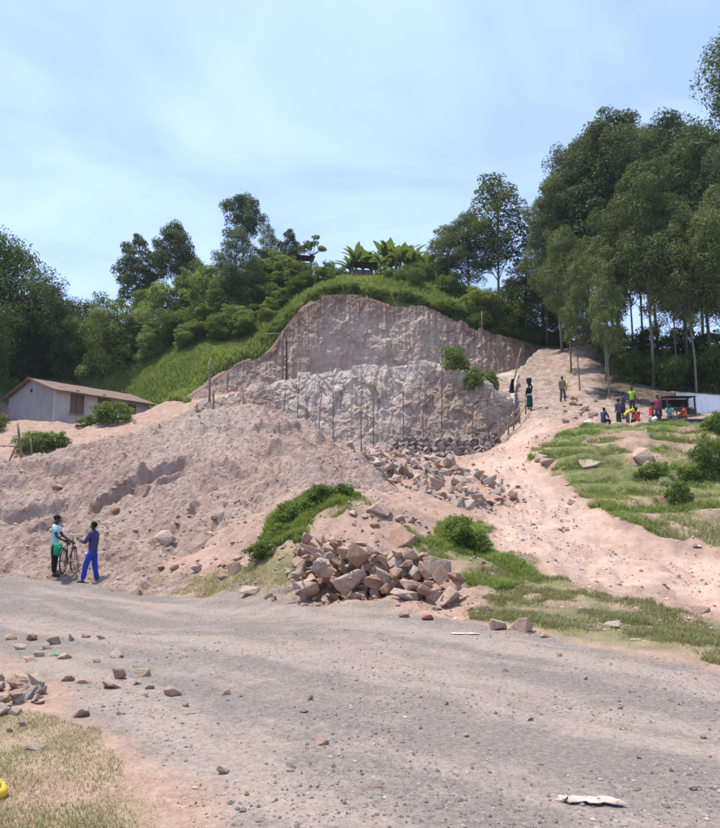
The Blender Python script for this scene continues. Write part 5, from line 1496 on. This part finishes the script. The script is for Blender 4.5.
    # clothes
    def garment(nm, chain, mat, sub=1):
        v, e, r_, id_ = [], [], [], {}
        for n_, p_, rr_, par in chain:
            v.append(p_); r_.append(rr_); id_[n_] = len(v) - 1
            if par: e.append((id_[par], id_[n_]))
        return link(nm, skin_mesh(nm, v, e, r_, mat, 0, sub), root)
    if top is not None:
        ch = [('w', J['chest'], (.172, .125), None), ('m', J['waist'], (.158, .118), 'w'), ('h', J['pel'] * .75 + J['waist'] * .25 + np.array([0, 0, -.03]), (.165, .125), 'm'), ('h2', J['pel'] + (J['pel'] - J['waist']) * .8, (.168, .132), 'h'), ('n', J['neck'] * .72 + J['chest'] * .28, (.082, .078), 'w')]
        for s in 'lr':
            ch += [(s + 's', J[s + 'sh'], .078, 'w')]
            if sleeves == 'long': ch += [(s + 'e', J[s + 'el'], .062, s + 's'), (s + 'w', J[s + 'el'] * .1 + J[s + 'wr'] * .9, .047, s + 'e')]
            else: ch += [(s + 'e', J[s + 'sh'] * .35 + J[s + 'el'] * .65, .072, s + 's')]
        garment('shirt', ch, top)
    if legs is not None:
        ch = [('p', J['pel'] * .45 + J['waist'] * .55, (.140, .108), None), ('q', J['pel'] + np.array([0, 0, -.02]), (.152, .118), 'p')]
        for s in 'lr':
            ch += [(s + 'h', J[s + 'hip'] - np.array([0, 0, .04]), .104, 'q'), (s + 'k', J[s + 'kn'], .082, s + 'h'), (s + 'c', J[s + 'kn'] * .4 + J[s + 'an'] * .6, .076, s + 'k'), (s + 'a', J[s + 'an'] + np.array([0, 0, .02]), .070, s + 'c')]
        garment('trousers', ch, legs)
    if dress is not None:
        n_ = 20; rows = [(1.02, .150, .115), (.9, .19, .15), (.7, .205, .165), (.45, .215, .175), (.16, .20, .16)]; vv = []
        for zz, a_, b_ in rows:
            for k in range(n_):
                th = 2 * math.pi * k / n_; w_ = 1 + .06 * math.sin(k * 2.6) * (1.02 - zz)
                vv.append((a_ * math.cos(th) * w_, b_ * math.sin(th) * w_ + J['pel'][1], zz))
        ff = [[i * n_ + k, i * n_ + (k + 1) % n_, (i + 1) * n_ + (k + 1) % n_, (i + 1) * n_ + k] for i in range(len(rows) - 1) for k in range(n_)]
        link('skirt', new_mesh('skirt', vv, np.array(ff), True, dress), root)
    for s in 'lr':
        b = MB(); a = J[s + 'an']; b.ball(a + [0, .055, -.04], (.048, .135, .042), 10, 6); b.build('shoe', SHOE, root, True)
    return root, J

def ground_at(u, v): 
    p = shit(u, v); return np.array([p[0], p[1], p[2]])
C_MINT = cloth('mint_cotton', (0.40, 0.60, 0.58)); C_DARK = cloth('dark_trouser', (0.022, 0.018, 0.024)); C_PURP = cloth('purple_jersey', (0.058, 0.052, 0.135)); C_BLUE = cloth('blue_trouser', (0.022, 0.055, 0.34))
pA = np.array([*P(54, 560, 20.2)[:2], 0]); pA[2] = surf_z(pA[:1], pA[1:2])[0] - .03
pB = np.array([*P(92.5, 560, 19.8)[:2], 0]); pB[2] = surf_z(pB[:1], pB[1:2])[0] - .03
# man with the bicycle: faces right (towards +X), left of the bike
person(pA, R(-78), dict(lel=(-.20, .16, 1.14), lwr=(-.16, .40, .98), rel=(.25, .08, 1.12), rwr=(.22, .32, .98), head=(0, .03, 1.61), lan=(-.11, -.02, .08), ran=(.10, .04, .08)),
       'man in a pale mint short-sleeved shirt and dark trousers holding the bicycle', C_MINT, C_DARK, 'short', scale=0.97)
# man talking: faces left, forearm held out
person(pB, R(82), dict(lel=(-.22, .14, 1.12), lwr=(-.15, .34, 1.21), rel=(.25, .02, 1.12), rwr=(.24, .14, .92), head=(0, .02, 1.60), lan=(-.12, .20, .08), lkn=(-.11, .14, .49), ran=(.12, -.10, .08), rkn=(.11, -.02, .49)),
       'man in a purple pullover and bright blue trousers gesturing beside the bicycle', C_PURP, C_BLUE, 'long', scale=0.95)

# bicycle ---------------------------------------------------------------
M['bike'] = simple('bike_paint', (0.06, 0.055, 0.055), .5, .3, 12, 0.1, .4); M['rubber'] = simple('rubber', (0.03, 0.028, 0.026), .9, .3, 20, .1); M['steel'] = simple('dull_steel', (0.30, 0.28, 0.26), .45, .2, 15, 0, .5, True, .6)
bp = np.array([*P(68.5, 560, 20.4)[:2], 0]); bp[2] = surf_z(bp[:1], bp[1:2])[0] - .01
bike = empty('bicycle', bp, R(97)); tag(bike, 'dark roadster bicycle with rear carrier standing between the two talking men', 'bicycle')
def wheel(x):
    w_ = empty('wheel', (x, 0, .34)); w_.parent = bike
    th = np.linspace(0, 2 * math.pi, 29); b = MB(); b.tube([(.325 * math.cos(a), 0, .325 * math.sin(a)) for a in th], .021, 6, False); b.build('tyre', M['rubber'], w_, True)
    b = MB(); b.tube([(.298 * math.cos(a), 0, .298 * math.sin(a)) for a in th], .011, 5, False)
    for k in range(20):
        a = k * 2 * math.pi / 20; s = .02 if k % 2 else -.02; b.tube([(.02 * math.cos(a + .5), s, .02 * math.sin(a + .5)), (.295 * math.cos(a), 0, .295 * math.sin(a))], .0022, 3, False)
    b.tube([(0, -.045, 0), (0, .045, 0)], .02, 7); b.build('rim', M['steel'], w_, True)
wheel(-.53); wheel(.53)
b = MB()
for p, q, r in [((-.53, .05, .34), (-.10, .03, .30), .010), ((-.53, -.05, .34), (-.10, -.03, .30), .010), ((-.10, 0, .30), (-.22, 0, .84), .016), ((-.10, 0, .30), (.36, 0, .70), .017), ((-.21, 0, .80), (.34, 0, .86), .016), ((.32, 0, .92), (.37, 0, .68), .018),
                ((-.53, .05, .34), (-.215, .02, .80), .009), ((-.53, -.05, .34), (-.215, -.02, .80), .009), ((.37, .045, .68), (.53, .045, .34), .011), ((.37, -.045, .68), (.53, -.045, .34), .011), ((.37, -.045, .68), (.37, .045, .68), .014)]:
    b.tube([p, q], r, 6)
b.build('frame', M['bike'], bike, True)
b = MB(); b.tube([(.32, 0, .90), (.31, 0, 1.02), (.34, 0, 1.04)], .013, 6); b.tube([(.14, -.28, .99), (.28, -.26, 1.02), (.36, -.10, 1.04), (.36, .10, 1.04), (.28, .26, 1.02), (.14, .28, .99)], .012, 6); b.build('handlebar', M['steel'], bike, True)
for s in (-1, 1):
    g_ = MB(); g_.tube([(.11, s * .283, .985), (.22, s * .27, 1.007)], .018, 7); g_.build('grip', M['rubber'], bike, True)
b = MB(); b.ball((-.26, 0, .90), (.14, .085, .035), 12, 6); b.ball((-.13, 0, .895), (.11, .035, .028), 10, 6); b.tube([(-.22, 0, .82), (-.235, 0, .88)], .013, 6); b.build('saddle', M['rubber'], bike, True)
b = MB()
for s in (-1, 0, 1): b.tube([(-.86, s * .07, .74), (-.26, s * .07, .74)], .008, 5)
for xx in (-.86, -.55, -.28): b.tube([(xx, -.075, .743), (xx, .075, .743)], .008, 5)
for s in (-1, 1): b.tube([(-.75, s * .07, .74), (-.53, s * .06, .34)], .007, 5)
b.build('carrier', M['steel'], bike, True)
b = MB(); th = np.linspace(.35, 2.7, 12); b.tube([(-.53 + .365 * math.cos(a), 0, .34 + .365 * math.sin(a)) for a in th], .02, 4); b.build('mudguard', M['bike'], bike, True)
b = MB(); b.tube([(.53 + .365 * math.cos(a), 0, .34 + .365 * math.sin(a)) for a in np.linspace(.9, 2.9, 10)], .02, 4); b.build('mudguard', M['bike'], bike, True)
b = MB(); b.tube([(-.10, -.10, .30), (-.10, .10, .30)], .014, 6); b.tube([(-.10, .10, .30), (.02, .10, .18)], .010, 5); b.tube([(-.10, -.10, .30), (-.22, -.10, .42)], .010, 5); b.box((.02, .15, .18), (.08, .09, .02)); b.box((-.22, -.15, .42), (.08, .09, .02)); b.tube([(-.10 + .10 * math.cos(a), .06, .30 + .10 * math.sin(a)) for a in np.linspace(0, 6.28, 15)], .006, 4, False); b.build('crank', M['steel'], bike, True)
b = MB(); b.tube([(-.10, .05, .30), (-.14, .05, .02), (-.14, .10, 0.005)], .010, 5); b.build('stand', M['steel'], bike, True)
bg = bmesh.new(); bmesh.ops.create_cube(bg, size=1); bmesh.ops.subdivide_edges(bg, edges=bg.edges[:], cuts=4, use_grid_fill=True)
for v in bg.verts:
    c_ = v.co; bul = (1 - abs(c_.z) * 1.2) * .25; c_.x *= .26 * (1 + bul); c_.y *= .13 * (1 + bul) * (1 + .15 * math.sin(c_.x * 40)); c_.x *= 1 - .35 * max(0, c_.z + .1); c_.z = c_.z * .30 + .02 * math.sin(c_.x * 45)
me = bpy.data.meshes.new('bag'); bg.to_mesh(me); bg.free()
for p in me.polygons: p.use_smooth = True
me.materials.append(cloth('green_bag', (0.02, 0.24, 0.13)))
bl = Matrix.Rotation(R(97), 3, 'Z') @ Vector((-.58, .13, .66))
tag(link('bag', me, None, (bp[0] + bl.x, bp[1] + bl.y, bp[2] + bl.z), (0, .05, R(97))), 'green woven bag slung on the bicycle carrier', 'bag')

# people on the path ----------------------------------------------------
def on_path(u, v, Y):
    x = P(u, v, Y)[0]; return np.array([x, Y, gz1(x, Y) - .03])
q = shit(530, 410, y0=35)
wm, J = person(q, R(25), dict(lel=(-.24, .02, 1.12), lwr=(-.20, .12, .92), rsh=(.17, 0, 1.41), rel=(.27, .05, 1.55), rwr=(.13, .05, 1.76)), 'woman in a dark green skirt walking up the path with a load on her head', cloth('black_top', (0.015, 0.017, 0.022)), None, 'long', dress=cloth('green_wrap', (0.018, 0.055, 0.045)))
shw = MB(); shw.ball((0, 0, .96), (.20, .165, .10), 14, 7); shw.build('sash', cloth('white_sash', (0.50, 0.50, 0.48)), wm, True)
ld = MB(); ld.tube([(0, 0, 0), (0, 0, .05), (0, 0, .30), (0, 0, .34)], [.13, .16, .19, .18], 14); ld.tube([(0, 0, -.04), (0, 0, 0)], [.09, .09], 10)
tag(ld.build('head_basin', cloth('dark_basin', (0.025, 0.028, 0.033)), None, True, loc=(q[0], q[1] + .02, q[2] + 1.74)), 'dark basin carried on the head of the woman in the green skirt', 'basin')
q = shit(563, 402, y0=40)
mn, J = person(q, R(188), dict(lan=(-.11, .12, .08), lkn=(-.10, .10, .49), ran=(.11, -.12, .08), rkn=(.10, .0, .49)), 'man in a tan jacket and grey trousers walking down the path with a yellow bundle', cloth('tan_jacket', (0.24, 0.17, 0.11)), cloth('grey_trouser', (0.07, 0.065, 0.075)), 'long', scale=1.0)
yb = MB(); yb.ball((0, 0, 0), (.10, .13, .26), 10, 7); yb.ball((.0, .03, .24), (.06, .07, .07), 8, 5)
tag(yb.build('bundle', cloth('yellow_bundle', (0.55, 0.60, 0.06)), None, True, loc=(q[0] + .30, q[1] + .02, q[2] + 1.13)), 'bright yellow-green bundle under the arm of the man on the path', 'bundle')

# group by the shelter ---------------------------------------------------
SIT = dict(pel=(0, 0, .42), waist=(0, .03, .58), chest=(0, .07, .78), neck=(0, .11, .95), head=(0, .14, 1.09), lsh=(-.17, .08, .90), rsh=(.17, .08, .90), lel=(-.23, .20, .66), lwr=(-.12, .38, .58), rel=(.23, .20, .66), rwr=(.12, .38, .58),
           lhip=(-.10, .02, .42), rhip=(.10, .02, .42), lkn=(-.14, .42, .46), rkn=(.14, .42, .46), lan=(-.13, .40, .08), ran=(.13, .40, .08))
BEND = dict(pel=(0, -.10, .88), waist=(0, .04, 1.0), chest=(0, .22, 1.10), neck=(0, .38, 1.16), head=(0, .50, 1.20), lsh=(-.17, .30, 1.14), rsh=(.17, .30, 1.14), lel=(-.20, .36, .86), lwr=(-.16, .44, .64), rel=(.20, .36, .86), rwr=(.16, .44, .64))
def at_site(u, Y): x = P(u, 400, Y)[0]; return np.array([x, Y, gz1(x, Y) - .03])
def seat(p, face):
    b = MB(); s = rock_mesh('seat_stone', int(abs(p[0]) * 100), M['rock_grey'], 12, (1, .9, .8)); 
    o = link('seat_stone', s[0], None, (p[0], p[1], p[2] + .17), (0, 0, face), (.42 / s[1][0], .40 / s[1][1], .40 / s[1][2])); tag(o, 'block of stone used as a seat by the shelter', 'stone', 'seat stones by the shelter')
for u, Y, fa, ps, lb, tc, lc, sl in [
        (602, 39.5, -60, SIT, 'person in a dark blue top crouching at the edge of the berm', (0.02, 0.03, 0.16), (0.02, 0.02, 0.05), 'long'),
        (618, 40.2, 20, {}, 'person standing in a purple patterned shirt beside the seated group', (0.13, 0.08, 0.18), (0.05, 0.045, 0.06), 'short'),
        (626.5, 39.4, -95, BEND, 'person bending forward in a bright yellow vest', (0.75, 0.72, 0.05), (0.09, 0.10, 0.12), 'short'),
        (632, 43.5, 150, {}, 'person in a lime green top behind the seated workers', (0.35, 0.60, 0.05), (0.04, 0.04, 0.04), 'short'),
        (636.5, 39.2, 8, SIT, 'person in an orange-red shirt sitting with back turned to the road', (0.66, 0.07, 0.035), (0.05, 0.05, 0.06), 'short'),
        (650, 39.2, -80, SIT, 'person in a red shirt and brown trousers sitting beside the pipes', (0.52, 0.04, 0.05), (0.06, 0.045, 0.04), 'short'),
        (657.5, 41.0, 160, {}, 'person in a crimson top standing behind the seated workers', (0.42, 0.04, 0.12), (0.05, 0.04, 0.07), 'short'),
        (668.5, 41.4, 170, SIT, 'person in a teal and white top under the dark awning frame', (0.18, 0.50, 0.48), (0.10, 0.10, 0.12), 'short'),
        (685, 40.9, 60, SIT, 'person in a bright orange shirt sitting by the white shelter', (0.72, 0.13, 0.05), (0.06, 0.05, 0.05), 'short'),
        (623, 41.5, 100, {}, 'person in dark purple standing behind the purple patterned shirt', (0.06, 0.04, 0.10), (0.03, 0.03, 0.04), 'long')]:
    p = at_site(u, Y); 
    if ps is SIT: seat(p, R(fa))
    tc = tuple(.72 * c_ + .02 for c_ in tc)
    person(p, R(fa), ps, lb, cloth('top', tc), cloth('legs', lc), sl, fingers=False, scale=0.92)

# black pipes lying on the rise
bpz = at_site(679, 39.0)
M['pipe'] = simple('black_pipe', (0.022, 0.026, 0.034), .35, .3, 4, 0, .5)
k = 0
for row, cntp in ((0, 4), (1, 3)):
    for j in range(cntp):
        b = MB(); L2 = 1.28 + .08 * math.sin(k * 3.1)
        b.tube([(-L2, 0, 0), (L2, 0, 0)], .085, 12, False); b.tube([(-L2, 0, 0), (L2, 0, 0)], .070, 12, False); b.tube([(-L2 - .001, 0, 0), (-L2 + .05, 0, 0)], .092, 12, False)
        o = b.build('pipe', M['pipe'], None, True, loc=(bpz[0] - .02 * k, bpz[1] - .45 + j * .18 + row * .09, bpz[2] + .17 + row * .155), rot=(0, 0, .03)); k += 1
        tag(o, 'black plastic pipe in the stack before the seated workers', 'pipe', 'stacked black pipes')
def sack(u, v, Y, w, h, lb):
    x, _, z = P(u, v, Y); zb = gz1(x, Y); b = MB(); b.ball((0, 0, h * .45), (w / 2, w * .35, h * .5), 12, 8); b.ball((w * .1, 0, h * .85), (w * .25, w * .2, h * .2), 8, 5)
    tag(b.build('sack', cloth('white_sack', (0.62, 0.61, 0.58)), None, True, loc=(x, Y, zb)), lb, 'sack')
sack(588.5, 425, 39.6, .55, .32, 'white sack lying on the berm beside the crouching person'); sack(613.5, 423, 39.6, .42, .30, 'small white sack between the crouching and standing persons'); sack(655, 421, 38.9, .36, .36, 'white sack at the end of the pipe stack')
# dark awning frame and bench
st = empty('market_stall', at_site(678, 42.4)); st.scale = (.95, .9, .68); tag(st, 'dark wooden stall frame with a table between workers and white shelter', 'stall')
for xx, yy in ((-.85, -.4), (.85, -.4), (-.85, .6), (.85, .6)):
    b = MB(); b.box((xx, yy, .75), (.08, .08, 1.9)); b.build('post', M['pole_dark'], st)
b = MB(); b.box((0, .1, 1.72), (1.95, 1.2, .05), (.06, 0, 0)); b.build('roof', M['dark'], st)
b = MB(); b.box((0, .1, .72), (1.55, .8, .06)); b.build('table_top', M['wood'], st)
b = MB(); b.box((0, .62, 1.2), (1.6, .03, .85)); b.build('back_panel', M['dark'], st)
# white tarpaulin shelter
M['tarp'] = cloth('white_tarp', (0.78, 0.80, 0.83))
sp = at_site(704, 43.0); sh = empty('tarpaulin_shelter', sp, R(-4)); tag(sh, 'white tarpaulin shelter on poles at the edge of the grove', 'shelter')
def sheet(nm, p00, p10, p11, p01, n=12, sag=.05, mat='tarp'):
    u_, v_ = np.meshgrid(np.linspace(0, 1, n), np.linspace(0, 1, n)); p00, p10, p11, p01 = map(np.array, (p00, p10, p11, p01))
    V = ((1 - u_) * (1 - v_))[..., None] * p00 + (u_ * (1 - v_))[..., None] * p10 + (u_ * v_)[..., None] * p11 + ((1 - u_) * v_)[..., None] * p01
    nn = np.cross(p10 - p00, p01 - p00).astype(float); nn /= np.linalg.norm(nn)
    V = V + nn * (sag * (fbm(u_ * 5, v_ * 2, octaves=3, seed=int(abs(p00[0]) * 10) + 5) * 2 - np.sin(u_ * math.pi) * np.sin(v_ * math.pi) * .6))[..., None]
    V = V.reshape(-1, 3); F = grid_faces(n, n); return link(nm, new_mesh(nm, np.r_[V, V + nn * .006], np.r_[F, F[:, ::-1] + len(V)], True, M[mat]), sh)
zt = P(676, 392, 43)[2] - sp[2]
xl = P(677, 400, 43)[0] - sp[0]
sheet('wall_sheet', (xl, 0, zt - 1.05), (xl + 1.15, -.02, zt - 1.0), (xl + 1.15, -.02, zt - .07), (xl, 0, zt))
sheet('wall_sheet', (xl + 1.12, -.06, -.1), (xl + 1.85, -.05, -.1), (xl + 1.85, -.05, zt - .14), (xl + 1.12, -.06, zt - .10))
sheet('wall_sheet', (xl + 1.83, -.02, -.1), (xl + 4.2, 0, -.1), (xl + 4.2, 0, zt - .30), (xl + 1.83, -.02, zt - .16))
sheet('roof_sheet', (xl - .1, -.12, zt + .02), (xl + 4.3, -.12, zt - .26), (xl + 4.3, 2.6, zt + .15), (xl - .1, 2.6, zt + .42), sag=.10)
sheet('wall_sheet', (xl + 4.2, 2.5, -.1), (xl, 2.5, -.1), (xl, 2.5, zt + .35), (xl + 4.2, 2.5, zt + .1))
for xx in (0, 1.14, 1.84, 4.2):
    for yy in (.06, 2.44):
        b = MB(); b.tube([(xl + xx, yy, -.3), (xl + xx, yy, zt - .05 - xx * .06 + (.30 if yy > 1 else 0))], .04, 6); b.build('pole', M['pole_dark'], sh, True)

# ------------------------------------------------------------------ litter and the yellow container
yc = hit(3, 800); ye = empty('jerrycan', (yc[0] - .03, yc[1], yc[2] - .01), 2.2); ye.scale = (.8, .8, .8); tag(ye, 'small bright yellow plastic container lying in the foreground grass', 'container')
M['yellow'] = simple('yellow_plastic', (0.75, 0.47, 0.02), .4, .12, 6, .1, .5)
b = MB(); b.ball((0, 0, .055), (.085, .065, .058), 14, 9); b.ball((.02, 0, .085), (.06, .055, .035), 12, 7); b.build('shell', M['yellow'], ye, True)
b = MB(); b.tube([(.08, 0, .075), (.115, 0, .085)], [.022, .020], 10); b.build('neck', M['yellow'], ye, True)
b = MB(); b.tube([(-.05, 0, .10), (-.02, 0, .135), (.03, 0, .135), (.06, 0, .105)], .010, 6); b.build('handle', M['yellow'], ye, True)
def wrap(u, v, w, d, h, mat, lb, nm='plastic_scrap', seed=1, rz=0):
    p = hit(u, v); n = 16; a, b_ = np.meshgrid(np.linspace(-1, 1, n), np.linspace(-1, 1, 9))
    e = 1 + fbm(a * 3 + seed, b_ * 3, octaves=3, seed=seed) * 1.1
    X = a * w / 2 * e; Y_ = b_ * d / 2 * e; Z = h * (.3 + np.abs(fbm(a * 1.8 + seed * 3, b_ * 1.4, octaves=3, seed=seed + 3)) * 3) * (1 - .6 * np.maximum(np.abs(a), np.abs(b_)) ** 2)
    V = np.c_[X.ravel(), Y_.ravel(), Z.ravel()]; F = grid_faces(9, n)
    o = link(nm, new_mesh(nm, np.r_[V, V - [0, 0, .004]], np.r_[F, F[:, ::-1] + len(V)], True, mat), None, (p[0], p[1], p[2] + .004), (0, 0, rz)); tag(o, lb, 'litter'); return o
wrap(590, 806, .33, .10, .045, cloth('dusty_wrap', (0.50, 0.40, 0.33)), 'crumpled dusty pink plastic wrapper lying on the road', seed=3, rz=-.1)
wrap(54, 656, .09, .05, .02, cloth('green_scrap', (0.03, 0.25, 0.08)), 'scrap of green plastic among the stones on the road', seed=5)
wrap(636, 640, .12, .05, .012, cloth('pale_scrap', (0.45, 0.55, 0.40)), 'pale scrap of plastic in the verge grass', seed=8)
wrap(465, 634, .34, .10, .012, cloth('paper_scrap', (0.55, 0.43, 0.36)), 'flat pinkish sheet of dusty paper at the road edge', seed=9)
# orange brick lump
for o in [o for o in bpy.data.objects if o.get('label') == 'orange broken brick lump at the road edge']:
    o.data = o.data.copy(); o.data.materials.clear(); o.data.materials.append(simple('brick_orange', (0.36, 0.17, 0.10), .9, .25, 10, .4))


# ------------------------------------------------------------------ bluish volume added to lift shaded foliage, standing in for veiling glare
hb = MB(); hb.box((0, 62, 22), (190, 146, 56))
hm = bpy.data.materials.new('glare_veil'); hm.use_nodes = True
hm.node_tree.nodes.clear()
ho = hm.node_tree.nodes.new('ShaderNodeOutputMaterial'); hv = hm.node_tree.nodes.new('ShaderNodeVolumePrincipled')
hv.inputs['Color'].default_value = (0.80, 0.88, 1.0, 1); hv.inputs['Density'].default_value = 0.0002; hv.inputs['Anisotropy'].default_value = 0.2
hm.node_tree.links.new(hv.outputs[0], ho.inputs['Volume'])
o = hb.build('glare_veil', hm); o['kind'] = 'stuff'; o['label'] = 'thin bluish veil added over the hillside to lift the shade in the trees'
